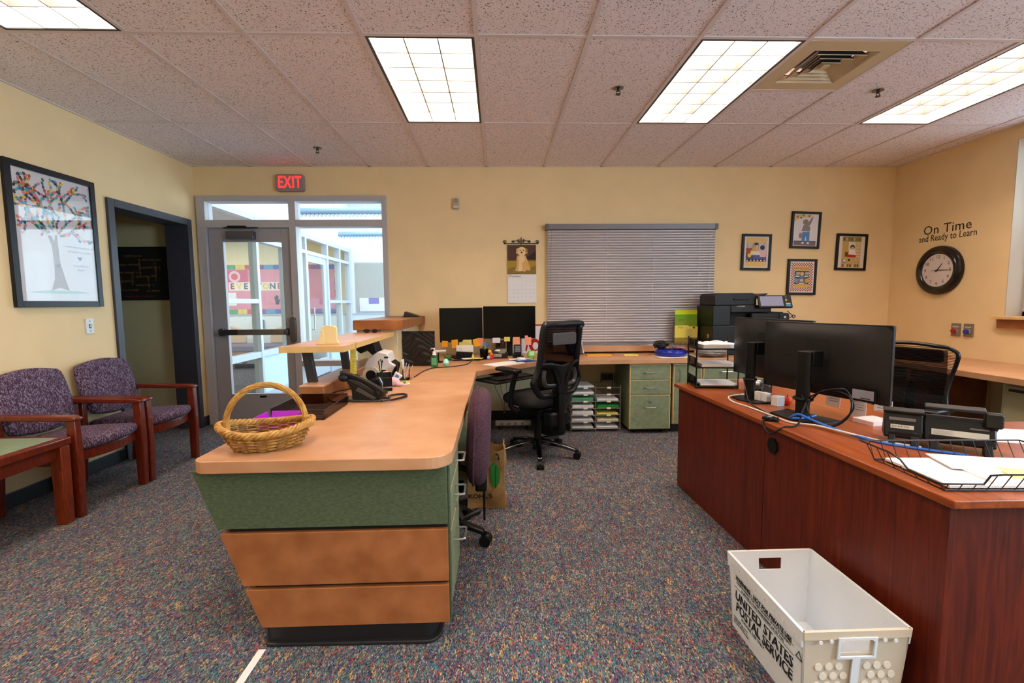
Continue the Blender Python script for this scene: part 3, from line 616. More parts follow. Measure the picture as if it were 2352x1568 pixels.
def waiting_chair(label, y):
    r = thing('waiting_chair', label, 'chair', (-2.83, y, 0), group='purple waiting chairs')
    for s in (-1, 1):
        Y = s*.255
        MB().prism([(.235, 0), (.285, 0), (.298, .30), (.292, .605), (.24, .605), (.235, .3)], Y-.022, Y+.022, 'y').build('leg', REDWOOD, r, bevel=.006)
        MB().prism([(-.25, 0), (-.20, 0), (-.165, .42), (-.165, .60), (-.21, .60), (-.215, .42)], Y-.02, Y+.02, 'y').build('leg', REDWOOD, r, bevel=.006)
        MB().prism([(-.235, .605), (.26, .597), (.302, .600), (.306, .615), (.27, .628), (-.235, .640)], Y-.03, Y+.028, 'y').build('arm', REDWOOD, r, bevel=.007)
        MB().box(-.2, Y-.016, .32, .25, Y+.016, .37).build('side_rail', REDWOOD, r)
    n = 12
    m_ = MB(); P0 = [(.245+.05*(1-(2*k/n-1)**2), -.235+.47*k/n) for k in range(n+1)]
    m_.prism(P0+[(x-.025, y_) for x, y_ in P0[::-1]], .335, .395).build('front_rail', REDWOOD, r, bevel=.003, smooth=False)
    out = [(.27+.055*(1-(2*k/n-1)**2), -.235+.47*k/n) for k in range(n+1)]+[(.0, .235), (-.19, .215), (-.20, 0), (-.19, -.215), (0, -.235)]
    cushion(out, .085, 'seat', PURPLE, r, Matrix.Translation((0, 0, .423)) @ Matrix.Rotation(math.radians(-2), 4, 'Y'))
    bk = []
    for k in range(13):
        t = k/12; bk.append((-.215+.43*t, .195+.03*math.sin(PI*t)))
    bk = [(-.245, .13), (-.235, .175)]+bk+[(.235, .175), (.245, .13), (.25, 0), (.235, -.13), (.215, -.175)]+[(.16-.32*k/8, -.19-.02*math.sin(PI*k/8)) for k in range(9)]+[(-.215, -.175), (-.235, -.13), (-.25, 0)]
    bk = bk[::-1]
    Mx = Matrix.Translation((-.195, 0, .665)) @ Matrix.Rotation(math.radians(-14), 4, 'Y') @ Matrix(((0,0,1,0),(1,0,0,0),(0,1,0,0),(0,0,0,1)))
    cushion(bk, .075, 'backrest', PURPLE, r, Mx)
    MB().prism([(-.19,.40), (-.165,.40), (-.255,.83), (-.28,.83)], -.245, -.205, 'y').prism([(-.19,.40), (-.165,.40), (-.255,.83), (-.28,.83)], .205, .245, 'y')
    return r
waiting_chair('purple patterned armchair with mahogany frame next to the green side table', 3.078)
waiting_chair('purple patterned armchair with mahogany frame nearest the dark doorway', 3.655)
tb = thing('side_table', 'low mahogany side table with a pale green top beside the purple chairs', 'table', (-2.83, 2.44, 0))
TG = mat('pale_green_tabletop', (128,148,122), .4, var=.07, vs=25)
MB().box(-.285, -.345, .467, .285, .345, .515).build('top_frame', REDWOOD, tb, bevel=.008); MB().box(-.245, -.305, .5145, .245, .305, .5165).build('green_inlay', TG, tb)
for sx in (-1, 1):
    for sy in (-1, 1): MB().prism([(sx*.25-.028, .0), (sx*.25+.028, 0), (sx*.25+.034, .467), (sx*.25-.034, .467)], sy*.30-.03, sy*.30+.03, 'y').build('leg', wood('table_leg_wood', (100,36,14), (140,58,24), (40,40,6)) if 'x' not in MATS else MATS['x'], tb, bevel=.004)
    MB().box(sx*.245-.012, -.27, .395, sx*.245+.012, .27, .467).build('apron', REDWOOD, tb)
for sy in (-1, 1): MB().box(-.22, sy*.295-.012, .395, .22, sy*.295+.012, .467).build('apron', REDWOOD, tb)
# ---------------------------------------------------------------- plum task chair at the counter
PLUM = mat('plum_wool_fabric', (58,32,42), .95, vc=(92,58,72), vs=160, det=2, lo=.35, hi=.7, bump=.3, bs=400)
pc = thing('task_chair', 'plum upholstered task chair pushed in at the reception counter', 'office chair', (-.35, 2.435, 0))
def star(par, R, ang0, m_, hubz=.09, mc=BLACK, cast=.03):
    MB().cyl((0,0,.06), (0,0,.14), .045, .035, 20).build('hub', m_, par)
    for k in range(5):
        a = math.radians(ang0+72*k); d = Vector((math.cos(a), math.sin(a), 0)); q = Vector((-d.y, d.x, 0))
        b = MB()
        secs = [(.03, .125, .030, .022), (R*.55, .105, .024, .016), (R*.97, .072, .018, .012)]
        v = []
        for t, z, wd, hh in secs:
            for s1, s2 in ((-1,-1),(1,-1),(1,1),(-1,1)): v.append(d*t+q*wd*s1+Vector((0,0,z+hh*s2)))
        f = [(0,1,2,3)[::-1], (8,9,10,11)]
        for i in range(2): f += [(i*4+j, i*4+(j+1)%4, i*4+4+(j+1)%4, i*4+4+j) for j in range(4)]
        b.add(v, f).build('base_leg', m_, par, bevel=.006)
        p = d*R; c = MB().cyl(p+q*.006+Vector((0,0,cast)), p+q*.028+Vector((0,0,cast)), cast, n=16).cyl(p-q*.028+Vector((0,0,cast)), p-q*.006+Vector((0,0,cast)), cast, n=16).cyl(p+Vector((0,0,cast)), p+Vector((0,0,.075)), .009, n=8)
        c.ball(p+Vector((0,0,cast+.012)), .026, .026, .022, 12, 8).build('caster', mc, par)
star(pc, .285, -14, BLACKS)
MB().cyl((0,0,.13), (0,0,.30), .028, n=16).cyl((0,0,.28), (0,0,.42), .016, n=12).build('gas_column', BLACK, pc)
MB().box(-.12, -.10, .40, .12, .10, .43).build('seat_mechanism', BLACK, pc, bevel=.01)
cushion([(x*.24-.03, y_*.24) for x, y_ in [(math.copysign(abs(math.cos(a))**.6, math.cos(a)), math.copysign(abs(math.sin(a))**.6, math.sin(a))) for a in [2*PI*k/28 for k in range(28)]]], .08, 'seat', PLUM, pc, Matrix.Translation((-.06,0,.43)))
bo = [(math.copysign(abs(math.cos(a))**.75, math.cos(a))*.215, (math.copysign(abs(math.sin(a))**.75, math.sin(a)))*.255) for a in [2*PI*k/32 for k in range(32)]]
Mx = Matrix.Translation((.246, 0, .578)) @ Matrix.Rotation(math.radians(3), 4, 'Y') @ Matrix(((0,0,1,0),(1,0,0,0),(0,1,0,0),(0,0,0,1)))
bk = cushion(bo, .125, 'backrest', PLUM, pc, Mx)
pp = [Mx @ Vector((p[0]*.995, p[1]*.995, -.018)) for p in bo]
MB().tube(pp, .0055, 8, closed=True).build('piping', PLUM, bk)
MB().tube([(.10,0,.42), (.25,0,.36), (.27,0,.42), (.25,0,.5)], .018, 10).build('back_bracket', BLACK, pc); MB().box(.225, -.07, .29, .285, .07, .37).build('bracket_cover', BLACK, pc, bevel=.01)
MB().cyl((.27, -.03, .12), (.27, -.03, .30), .006, n=8).build('tilt_lever', BLACK, pc); MB().tube([(.05,-.1,.40), (.16,-.18,.20), (.24,-.10,.20)], .018, 8).build('lift_lever', BLACK, pc)
# ---------------------------------------------------------------- paper shopping bag
KRAFT = mat('kraft_paper', (176,138,86), .85, vc=(150,114,66), vs=9, bump=.25, bs=30)
bg = thing('paper_bag', 'brown paper shopping bag with a drawn figure in green standing behind the plum chair', 'bag', (-.08, 2.88, 0), -.03)
def bagwall(x0, y0, x1, y1):
    def fn(u, v):
        x = x0+(x1-x0)*u; y = y0+(y1-y0)*u; z = v*(.385+.02*math.sin(u*7+x0*9)); k = 1+.05*math.sin(v*9+u*5)*(v < .5)
        b = .014*math.sin(v*8+u*3)*math.sin(PI*u); e = 1+.09*max(0, .25-v)
        return (x*e+b*(y1-y0 != 0), y*e+b*(x1-x0 != 0)-(.02*max(0, .12-v) if y < 0 else 0), z)
    return fn
for n_, a in (('front', (-.115, -.07, .115, -.07)), ('back', (-.115, .07, .115, .07)), ('side', (-.115, -.07, -.115, .07)), ('side', (.115, -.07, .115, .07))):
    MB().grid(bagwall(*a), 14, 14, .0012, (0, 1, 0) if a[1] == a[3] else (1, 0, 0)).build(n_+'_panel', KRAFT, bg)
MB().box(-.11, -.068, .0, .11, .068, .006).build('bottom_panel', KRAFT, bg)
MB().tube(bez([(.0, -.07, .38), (.005, -.09, .43), (-.03, -.085, .455), (-.06, -.08, .44), (-.065, -.07, .38)]), .003, 6).tube(bez([(-.065,.068,.38),(-.06,.06,.45),(-.03,.06,.46),(.0,.066,.38)]), .003, 6).build('twine_handles', mat('twine', (206,178,120), .9), bg)
bg.children[-1]['kind'] = 'stuff'
LEAF = mat('green_print', (40,128,48), .8)
def fprint(name, poly, m_, y=-.094, par=bg): return MB().prism(poly, y, y+.0006, 'y').build(name, m_, par, smooth=False)
fprint('green_dress_print', [(.052,.30),(.035,.285),(.03,.20),(.04,.155),(.062,.135),(.085,.175),(.09,.235),(.078,.275)], LEAF)
MB().tube([(.055,-.095,.30),(.018,-.095,.262),(.042,-.095,.245)], .0012, 5).tube([(.075,-.095,.325),(.085,-.095,.30),(.095,-.095,.25)], .0012, 5).tube([(.063,-.095,.28),(.062,-.095,.14)], .0011, 5).tube([(.05,-.095,.13),(.02,-.095,.10)], .0012, 5).tube(bez([(.062,-.095,.345),(.055,-.095,.335),(.058,-.095,.322),(.07,-.095,.322),(.075,-.095,.335)]), .001, 5).build('ink_line_print', INK, bg); bg.children[-1]['kind'] = 'stuff'
fprint('hair_print', [(.058,.352),(.07,.36),(.082,.352),(.084,.335),(.09,.325),(.082,.312),(.078,.325),(.076,.345)], INK)
text('lettering', "KOHL'S", .036, INK, bg, (-.035, -.092, .085), BACK, xs=1.25, bold=.001)
# ---------------------------------------------------------------- black mesh task chair at the back counter
NET = glassmat('black_net', (.16, .13, .13, 1), .5)
NET2 = glassmat('dense_black_net', (.055, .045, .045, 1), .35)
wbn = thing('waste_bin', 'black waste bin on the carpet between the black chair and paper sorter', 'waste bin', (.545, 4.46, 0)); MB().lathe([(.115,0),(.145,.36),(.150,.365),(.150,.375),(.140,.375),(.110,.01)], n=28).build('bin', BLACK, wbn); MB().lathe([(.1495,.35),(.156,.35),(.156,.378),(.146,.378),(.1495,.35)], n=28, cap=False).build('rolled_rim', BLACKS, wbn)
bc = thing('task_chair', 'black mesh-back task chair on a chrome star base at the back counter', 'office chair', (.33, 3.80, 0), math.radians(38))
star(bc, .335, -92-38, mat('dark_chrome', (110,108,110), .15, metal=1.), mc=BLACK, cast=.03)
MB().cyl((0,0,.13), (0,0,.30), .03, n=16).cyl((0,0,.28), (0,0,.42), .018, n=12).build('gas_column', BLACK, bc)
MB().box(-.11, -.14, .38, .11, .12, .43).build('seat_mechanism', BLACK, bc, bevel=.015)
MB().box(-.03, -.29, .26, .03, -.19, .60).build('back_spine', BLACK, bc, bevel=.015)
MB().box(-.10, -.27, .30, .10, -.17, .42).build('mechanism_cover', BLACK, bc, bevel=.02)
MB().cyl((.1,.0,.40), (.25,.02,.39), .007, n=8).build('tilt_lever', BLACK, bc)
cushion([(math.copysign(abs(math.cos(a))**.6, math.cos(a))*.25, math.copysign(abs(math.sin(a))**.6, math.sin(a))*.24+.02) for a in [2*PI*k/28 for k in range(28)]], .10, 'seat', mat('black_seat_fabric', (24,24,26), .8), bc, Matrix.Translation((0,0,.49)))
# back frame outline (x, z); y from curve
OUT = [(-.19,1.115), (-.20,1.08), (-.205,.98), (-.205,.86), (-.215,.76), (-.245,.69), (-.25,.66), (-.215,.60), (-.18,.565), (-.12,.555)]
OUT = OUT+[(-x, z) for x, z in OUT[::-1]]
def yb(x, z): return -.235-.10*max(0, z-.62)-.05*(max(0, z-.75))**1.2+.25*x*x
loop = [(x, yb(x, z), z) for x, z in OUT]
lp = bez(loop+[loop[0]], 5)[:-1]
MB().tube(lp, .025, 10, closed=True, flat=1.0).build('back_frame', BLACKS, bc)
inner = [(x*.86, z) for x, z in OUT if z > .60]
MB().grid(lambda u, v: ((lambda z: ((2*u-1)*(.19 if z > .8 else .21), yb((2*u-1)*.19, z)+.012, z))(.60+.50*v)), 10, 14).build('mesh_back', NET2, bc)
MB().prism(rrect(-.13, .955, .13, 1.05, .02), -.315, -.300, 'y').build('head_panel', mat('grey_backrest_insert', (70,66,66), .5), bc, bevel=.004)
for s in (-1, 1): 
    MB().tube(bez([(s*.19, -.25, .80), (s*.10, -.29, .79), (s*.045, -.285, .70), (s*.035, -.27, .60)]), .016, 8, flat=2.0).build('support_arm', BLACKS, bc)
    MB().tube(bez([(s*.16, -.25, .76), (s*.175, -.255, .70), (s*.15, -.26, .645), (s*.04, -.27, .635)]), .012, 8, flat=1.6).build('lumbar_strut', mat('dark_grey_plastic', (58,56,60), .35), bc)
    MB().tube(bez([(s*.24, -.02, .42), (s*.29, .0, .47), (s*.29, -.02, .62), (s*.285, -.06, .735)]), .022, 10).build('arm_post', BLACK, bc)
    MB().prism(rrect(s*.285-.045, -.10, s*.285+.045, .17, .035), .735, .765).build('arm_pad', BLACKS, bc, bevel=.01)
MB().prism([(-.05,.57), (.05,.57), (.06,.66), (.11,.79), (.07,.81), (0,.795), (-.07,.81), (-.11,.79), (-.06,.66)], -.30, -.275, 'y').build('back_plate', BLACKS, bc, bevel=.008)
# ---------------------------------------------------------------- black chair behind the cherry desk
dc = thing('task_chair', 'black office chair with ribbed mesh back behind the cherry desk monitors', 'office chair', (2.42, 2.80, 0), math.radians(112))
star(dc, .33, 20, BLACKS); MB().cyl((0,0,.13), (0,0,.43), .024, n=14).build('gas_column', BLACK, dc)
cushion([(math.copysign(abs(math.cos(a))**.6, math.cos(a))*.25, math.copysign(abs(math.sin(a))**.6, math.sin(a))*.24) for a in [2*PI*k/28 for k in range(28)]], .09, 'seat', MATS['black_seat_fabric'], dc, Matrix.Translation((0,0,.48)))
# local +y = forward; back at -y
def yb2(x, z): return -.24-.16*max(0, z-.70)+.35*x*x-.05*math.sin((z-.5)*6)
O2 = [(-.20,.985), (-.245,.95), (-.235,.88), (-.215,.80), (-.205,.70), (-.215,.62), (-.21,.56)]
O2 = O2+[(0,.54)]+[(-x, z) for x, z in O2[::-1]]+[(0, 1.0)]
lp = bez([(x, yb2(x, z), z) for x, z in O2]+[(O2[0][0], yb2(*O2[0]), O2[0][1])], 5)[:-1]
MB().tube(lp, .012, 8, closed=True).build('back_frame', BLACKS, dc)
for k in range(46):
    z = .555+k*.0094; zz = [.54,.62,.70,.80,.88,.95,.985]; ww = [.20,.213,.203,.213,.233,.243,.20]
    q_ = max(i for i in range(6) if zz[i] <= z); wv = ww[q_]+(ww[q_+1]-ww[q_])*(z-zz[q_])/(zz[q_+1]-zz[q_])
    MB().tube([((2*i/8-1)*wv, yb2((2*i/8-1)*wv, z), z) for i in range(9)], .0027, 4).build('mesh_rib', BLACK, dc)
MB().prism(rrect(-.16, .885, .16, .965, .02), -.33, -.315, 'y').build('headrest_bar', BLACK, dc, bevel=.004)
MB().grid(lambda u, v: ((2*u-1)*.19, yb2((2*u-1)*.19, .555+.41*v)-.006, .555+.41*v), 8, 10).build('mesh_back', NET, dc)
MB().tube([(0, -.1, .42), (0, -.30, .44), (0, -.33, .75)], .025, 8).build('back_spine', BLACK, dc)
for s in (-1, 1):
    MB().tube([(s*.23, 0, .44), (s*.29, 0, .48), (s*.29, -.02, .63)], .02, 8).build('arm_post', BLACK, dc); MB().prism(rrect(s*.29-.04, -.12, s*.29+.04, .12, .03), .63, .655).build('arm_pad', BLACKS, dc, bevel=.008)
# ---------------------------------------------------------------- cherry desk
ds = thing('cherry_desk', 'large L-shaped cherry wood desk in the right foreground', 'desk', (1.5, 2.2, 0))
def DL(m_, n, mt, bevel=.002, par=None):
    o = m_.build(n, mt, par or ds, bevel=bevel, smooth=False); o.location = (-1.5, -2.2, 0); return o
ZD = .72
DL(MB().prism([(1.275, 1.213), (3.05, 1.20), (3.05, 2.0), (2.02, 2.02), (2.02, 3.13), (1.219, 3.13)], ZD-.026, ZD), 'desktop', CHERRYT, .004)
def dx(y): return 1.219+(3.13-y)/(3.13-1.213)*.056
DL(MB().prism([(dx(3.11)+.028, 3.11), (dx(2.13)+.028, 2.13), (dx(2.13)+.048, 2.13), (dx(3.11)+.048, 3.11)], .0, .69), 'modesty_panel', CHERRY)
DL(MB().prism([(dx(2.126)+.028, 2.126), (dx(1.24)+.018, 1.24), (dx(1.24)+.04, 1.24), (dx(2.126)+.048, 2.126)], .0, .69), 'modesty_panel', CHERRY)
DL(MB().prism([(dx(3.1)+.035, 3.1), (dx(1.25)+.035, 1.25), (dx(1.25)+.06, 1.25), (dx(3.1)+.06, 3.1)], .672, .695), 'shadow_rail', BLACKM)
DL(MB().box(1.32, 1.29, 0, 3.02, 1.312, .694), 'modesty_panel', CHERRY); DL(MB().box(1.26, 3.105, 0, 1.99, 3.127, .694), 'end_panel', CHERRY); DL(MB().box(3.02, 1.23, 0, 3.045, 1.98, .694), 'end_panel', CHERRY)
MB().cyl((dx(2.06)-1.5+.018, -.14, .612), (dx(2.06)-1.5+.032, -.14, .612), .036, n=28).build('grommet', BLACK, ds)
# ---------------------------------------------------------------- filing cabinet below the right counter
fc = thing('file_cabinet', 'cream metal file cabinet with a dark nameplate under the right-hand counter', 'file cabinet', (3.80, 2.86, 0))
FCM = mat('cream_cabinet_metal', (196,190,148), .45)
MB().box(0, -.46, .02, .50, .46, .675).build('body', FCM, fc, bevel=.004); MB().box(-.018, -.43, .36, 0, .43, .64).build('drawer_front', FCM, fc, bevel=.004); MB().box(-.018, -.43, .05, 0, .43, .35).build('drawer_front', FCM, fc, bevel=.004)
MB().box(-.0205, .27, .598, -.018, .40, .618).build('nameplate', mat('dark_red_plate', (60,24,24), .5), fc)
for z in (.5, .2): handle(fc, (-.018, 0, z), (0, 1, 0), .12, (-.035, 0, 0))
rw = thing('end_cabinet', 'tan support panel below the far corner of the right-hand counter', 'cabinet', (3.60, 3.9, 0)); MB().box(0, -.02, 0, .70, .02, .69).build('panel', LAMD, rw)
# ---------------------------------------------------------------- things on the walls
def frame(par, w_, h_, fw, m_, axis='y', d=.02):
    for a, b in (((-w_/2, -d, -h_/2), (-w_/2+fw, 0, h_/2)), ((w_/2-fw, -d, -h_/2), (w_/2, 0, h_/2)), ((-w_/2+fw, -d, h_/2-fw), (w_/2-fw, 0, h_/2)), ((-w_/2+fw, -d, -h_/2), (w_/2-fw, 0, -h_/2+fw))): box('frame_side', m_, a, b, par, bevel=.002)
def flat(par, name, poly, m_, y): return MB().prism(poly, y-.0005, y, 'y').build(name, m_, par, smooth=False)
def disc(cx, cz, rx, rz=None, n=14): rz = rz or rx; return [(cx+rx*math.cos(2*PI*k/n), cz+rz*math.sin(2*PI*k/n)) for k in range(n)]
def scribble(par, name, x, z, L, h, m_, y, seed=1, vert=False):
    """a line of illegible small print: short strokes of uneven height"""
    q = random.Random(seed); mb = MB(); t = -L/2
    while t < L/2:
        w_ = h*q.uniform(.35, .75); a, b = -h/2*q.uniform(.5, 1), h/2*q.uniform(.4, 1)
        for p0, p1, z0, z1 in ((t, t+h*.14, a, b), (t+w_*.8, t+w_*.8+h*.14, a, b*.8), (t, t+w_, (b-h*.14)*q.choice((1, .1)), b*q.choice((1, .3)))):
            if z1-z0 < h*.1: z1 = z0+h*.12
            r_ = [(p0, z0), (p1, z0), (p1, z1), (p0, z1)]
            if vert: r_ = [(v, -u) for u, v in r_]
            mb.prism([(x+u, z+v) for u, v in r_], y-.0004, y, 'y')
        t += w_*1.15+(h*.6 if q.random() < .15 else h*.15)
    o = mb.build(name, m_, par, smooth=False); o['kind'] = 'stuff'; return o
def rect(x0, z0, x1, z1): return [(x0, z0), (x1, z0), (x1, z1), (x0, z1)]
def pm(name, c): return mat('print_'+name, c, .75)
# EXIT sign
ex = thing('exit_sign', 'red lit EXIT sign in a grey housing above the glass door', 'exit sign', (-2.128, D-.002, 2.538))
MB().prism(rrect(-.143, -.088, .143, .088, .03), -.045, 0, 'y').build('housing', mat('grey_sign_housing', (150,136,136), .4), ex, bevel=.006)
text('lettering', 'EXIT', .168, mat('lit_red_letters', (255,40,36), .4, emis=2.2), ex, (0, -.047, 0), BACK, xs=.66, ext=.002, bold=.0015, space=1.08)
# wall sensor
se = thing('wall_sensor', 'small beige sensor box high on the back wall above the monitors', 'sensor', (-.42, D-.002, 2.328))
MB().box(-.032, -.025, -.056, .032, 0, .056).build('case', mat('beige_sensor', (176,164,148), .5), se, bevel=.005); MB().box(-.02, -.028, .015, .02, -.025, .03).build('grille', INKG, se); MB().box(-.028, -.034, -.05, .028, -.025, -.02).build('cover', mat('sensor_cover', (206,196,182), .3), se, bevel=.003); MB().cyl((0,-.027,.042),(0,-.025,.042),.005,n=10).build('indicator', BLACK, se)
# calendar on an iron hanger
ca = thing('wall_calendar', 'October wall calendar with a golden puppy photo hanging beside the window', 'calendar', (.272, D-.004, 1.28))
MB().box(-.154, -.006, 0, .156, 0, .305).build('month_page', PAPER, ca); MB().box(-.155, -.006, .308, .152, 0, .615).build('photo_page', pm('garden', (84,58,44)), ca)
Y_ = -.0065
flat(ca, 'lawn_print', rect(-.155, .308, .152, .45), pm('lawn', (170,140,40)), Y_); flat(ca, 'lawn_print', [(-.155,.308),(.152,.308),(.152,.40),(.05,.35),(-.05,.39),(-.155,.36)], pm('lawn2', (140,112,52)), Y_-.0006); flat(ca, 'flower_bed_print', rect(-.155, .45, .152, .47), pm('bed', (104,54,50)), Y_)
flat(ca, 'hedge_print', [(.02,.47),(.152,.46),(.152,.56),(.08,.50)], pm('hedge', (46,30,26)), Y_-.0003)
PUP = pm('puppy', (222,172,100)); PUPD = pm('puppy_shade', (186,128,58)); PUPL = pm('puppy_light', (240,210,158))
flat(ca, 'puppy_print', [(-.075,.345),(-.055,.40),(-.058,.46),(-.05,.505),(.04,.505),(.062,.45),(.085,.38),(.092,.345),(.05,.35),(.03,.33),(.0,.345),(-.03,.345),(-.05,.335)], PUP, Y_-.001)
flat(ca, 'puppy_head_print', disc(0, .548, .05, .048), PUPL, Y_-.0016); flat(ca, 'puppy_ear_print', [(-.058,.575),(-.042,.585),(-.036,.55),(-.05,.515),(-.062,.53)], PUP, Y_-.0022); flat(ca, 'puppy_ear_print', [(.058,.575),(.042,.585),(.036,.55),(.05,.51),(.066,.53)], PUPD, Y_-.0022)
for x in (-.018, .018): flat(ca, 'puppy_eye_print', disc(x, .558, .006), INK, Y_-.0022)
flat(ca, 'puppy_nose_print', disc(-.002, .537, .010, .008), INK, Y_-.0022); flat(ca, 'puppy_leg_print', [(-.03,.45),(.0,.45),(.01,.34),(-.04,.335)], PUPL, Y_-.0022); flat(ca, 'puppy_chest_print', disc(.0, .47, .035, .04), PUPL, Y_-.0019)
text('month_name', 'October', .036, INK, ca, (-.138, Y_, .285), BACK, 'LEFT'); text('year_mark', '|', .03, INKG, ca, (-.146, Y_, .285), BACK)
dnum = [['','','','','1','2','3']]+[[str(4+7*r_+c_) for c_ in range(7)] for r_ in range(4)]
dnum = [['Sun','Mon','Tue','Wed','Thu','Fri','Sat'], ['','','','1','2','3','4'], *[[str(5+7*r_+c_) if 5+7*r_+c_ < 32 else '' for c_ in range(7)] for r_ in range(4)]]
body = MB()
for r_, row in enumerate(dnum):
    for c_, s in enumerate(row):
        if s: text('date_print', s, .011 if r_ else .008, INK if r_ else INKG, ca, (-.132+.044*c_, Y_, .258-.0415*r_+(.012 if r_ else 0)), BACK, ext=.0002)
for k in range(1, 7): MB().box(-.15, Y_-.0002, .03+.035*k, .15, Y_, .0303+.035*k).build('grid_line', INKG, ca)
hg = thing('calendar_hanger', 'black wrought iron scroll hanger above the puppy calendar', 'hanger', (.266, D-.01, 1.905))
IRON = mat('black_iron', (24,22,22), .5)
def scroll(cx, cz, r, s, turns=1.3, a0=0): return [(cx+s*r*(1-.6*k/30)*math.cos(a0+turns*2*PI*k/30), 0, cz+r*(1-.6*k/30)*math.sin(a0+turns*2*PI*k/30)) for k in range(31)]
MB().cyl((-.185,0,.005),(.185,0,.005),.004,n=8).build('bar', IRON, hg)
for s in (-1, 1):
    MB().tube(scroll(s*.172, .025, .018, s, 1.3, -PI/2), .0035, 6).build('end_scroll', IRON, hg); MB().tube(bez([(s*.02,0,.05),(s*.06,0,.035),(s*.10,0,.022)])+scroll(s*.085, .024, .014, s, 1.2, 0), .0032, 6).build('side_scroll', IRON, hg); MB().tube(scroll(s*.02, .026, .014, -s, 1.3, PI/2), .0032, 6).build('centre_scroll', IRON, hg)
MB().lathe([(.001,.075),(.006,.062),(.004,.052),(.007,.045),(.004,.03)], n=10).build('finial', IRON, hg); MB().cyl((0,0,.03),(0,0,-.01),.003,n=6).build('hook', IRON, hg)
# four framed prints
PF = mat('black_picture_frame', (14,10,9), .4, spec=.3)
def pict(label, x, z, wd, hh, rot, draw):
    p = thing('framed_print', label, 'picture', (x, D-.002, z), group='four framed prints'); p.rotation_euler = (0, rot, 0)
    frame(p, wd, hh, .026, PF); MB().box(-wd/2+.02, -.010, -hh/2+.02, wd/2-.02, -.004, hh/2-.02).build('mat_board', mat('print_mat_board', (232,222,214), .8), p)
    draw(p); MB().box(-wd/2+.022, -.0165, -hh/2+.022, wd/2-.022, -.0155, hh/2-.022).build('glass_pane', glassmat('matte_print_glass', (1,1,1,1), .25), p)
    return p
SK = pm('skin', (226,170,126))
def pr1(p):
    y = -.0105
    flat(p, 'panel_print', rect(-.115, -.155, .115, .155), pm('buff', (232,196,120)), y); flat(p, 'scene_print', rect(-.113, -.10, .113, .10), pm('lilac', (206,196,204)), y-.0006)
    flat(p, 'rug_print', rect(-.113, -.075, .113, -.02), pm('blue_rug', (88,84,150)), y-.0012); flat(p, 'border_print', rect(-.113, -.10, .113, -.075), pm('dark_border', (46,36,44)), y-.0012)
    for k in range(6): flat(p, 'tile_print', rect(-.105+.038*k, -.095, -.088+.038*k, -.082), pm('cream', (236,222,200)), y-.0018)
    for k in range(4): flat(p, 'window_bar_print', rect(-.10+.06*k, .02, -.097+.06*k, .10), INK, y-.0012)
    flat(p, 'wall_print', rect(-.113, -.03, -.05, .045), pm('brick', (168,86,64)), y-.0012)
    flat(p, 'figure_print', [(-.05,.0),(-.045,.05),(-.02,.07),(.005,.04),(.0,.0)], pm('mustard', (220,168,58)), y-.0018); flat(p, 'head_print', disc(-.012, .075, .02), SK, y-.0018); flat(p, 'hair_print', disc(-.005, .088, .024, .014), INK, y-.0024)
    flat(p, 'figure_print', [(.04,-.05),(.04,.02),(.07,.035),(.105,.01),(.11,-.05)], pm('pale_dress', (232,190,196)), y-.0018); flat(p, 'hair_print', disc(.065, .05, .026), INK, y-.0024)
    flat(p, 'table_print', [(-.07,-.03),(.05,-.03),(.03,.01),(-.06,.015)], pm('cream', (236,222,200)), y-.0021); flat(p, 'ball_print', disc(-.075, -.035, .022), pm('yellow', (240,204,40)), y-.0024)
def pr2(p):
    y = -.0105
    flat(p, 'wall_print', rect(-.125, -.165, .12, .165), pm('pale_wall', (224,218,220)), y); flat(p, 'floor_print', rect(-.125, -.165, .12, -.13), pm('floor_brown', (120,70,56)), y-.0006); flat(p, 'skirting_print', rect(-.125, -.13, .12, -.115), pm('skirting', (70,60,60)), y-.0006)
    flat(p, 'arch_print', [(-.125,.09),(-.08,.12),(-.02,.135),(.03,.13),(.06,.165),(-.125,.165)], pm('arch', (214,190,90)), y-.0006)
    for q, (a, b) in enumerate(((-.10,.14),(-.035,.155),(.03,.15),(-.06,.13))): flat(p, 'flower_print', disc(a, b, .012), pm('flower%d' % (q % 2), [(196,40,40),(90,120,70)][q % 2]), y-.0012)
    flat(p, 'sweater_print', [(-.045,-.01),(-.03,.05),(.02,.065),(.05,.03),(.045,-.015)], pm('grey_sweater', (128,112,104)), y-.0012); flat(p, 'arm_print', [(.015,.06),(.045,.05),(.075,.13),(.06,.14)], pm('grey_sweater', (128,112,104)), y-.0015); flat(p, 'hand_print', disc(.065, .142, .012), SK, y-.0018)
    flat(p, 'head_print', disc(-.005, .085, .032), pm('brown_hair', (146,106,70)), y-.0018); flat(p, 'jeans_print', [(-.035,-.02),(.045,-.02),(.048,-.125),(.018,-.125),(.006,-.06),(-.008,-.125),(-.04,-.125)], pm('denim', (64,116,184)), y-.0018); flat(p, 'bag_print', disc(-.055, -.06, .018, .032), pm('tan_bag', (160,110,84)), y-.0018)
    for x in (-.026, .034): flat(p, 'shoe_print', disc(x, -.138, .014, .010), PAPER, y-.0024)
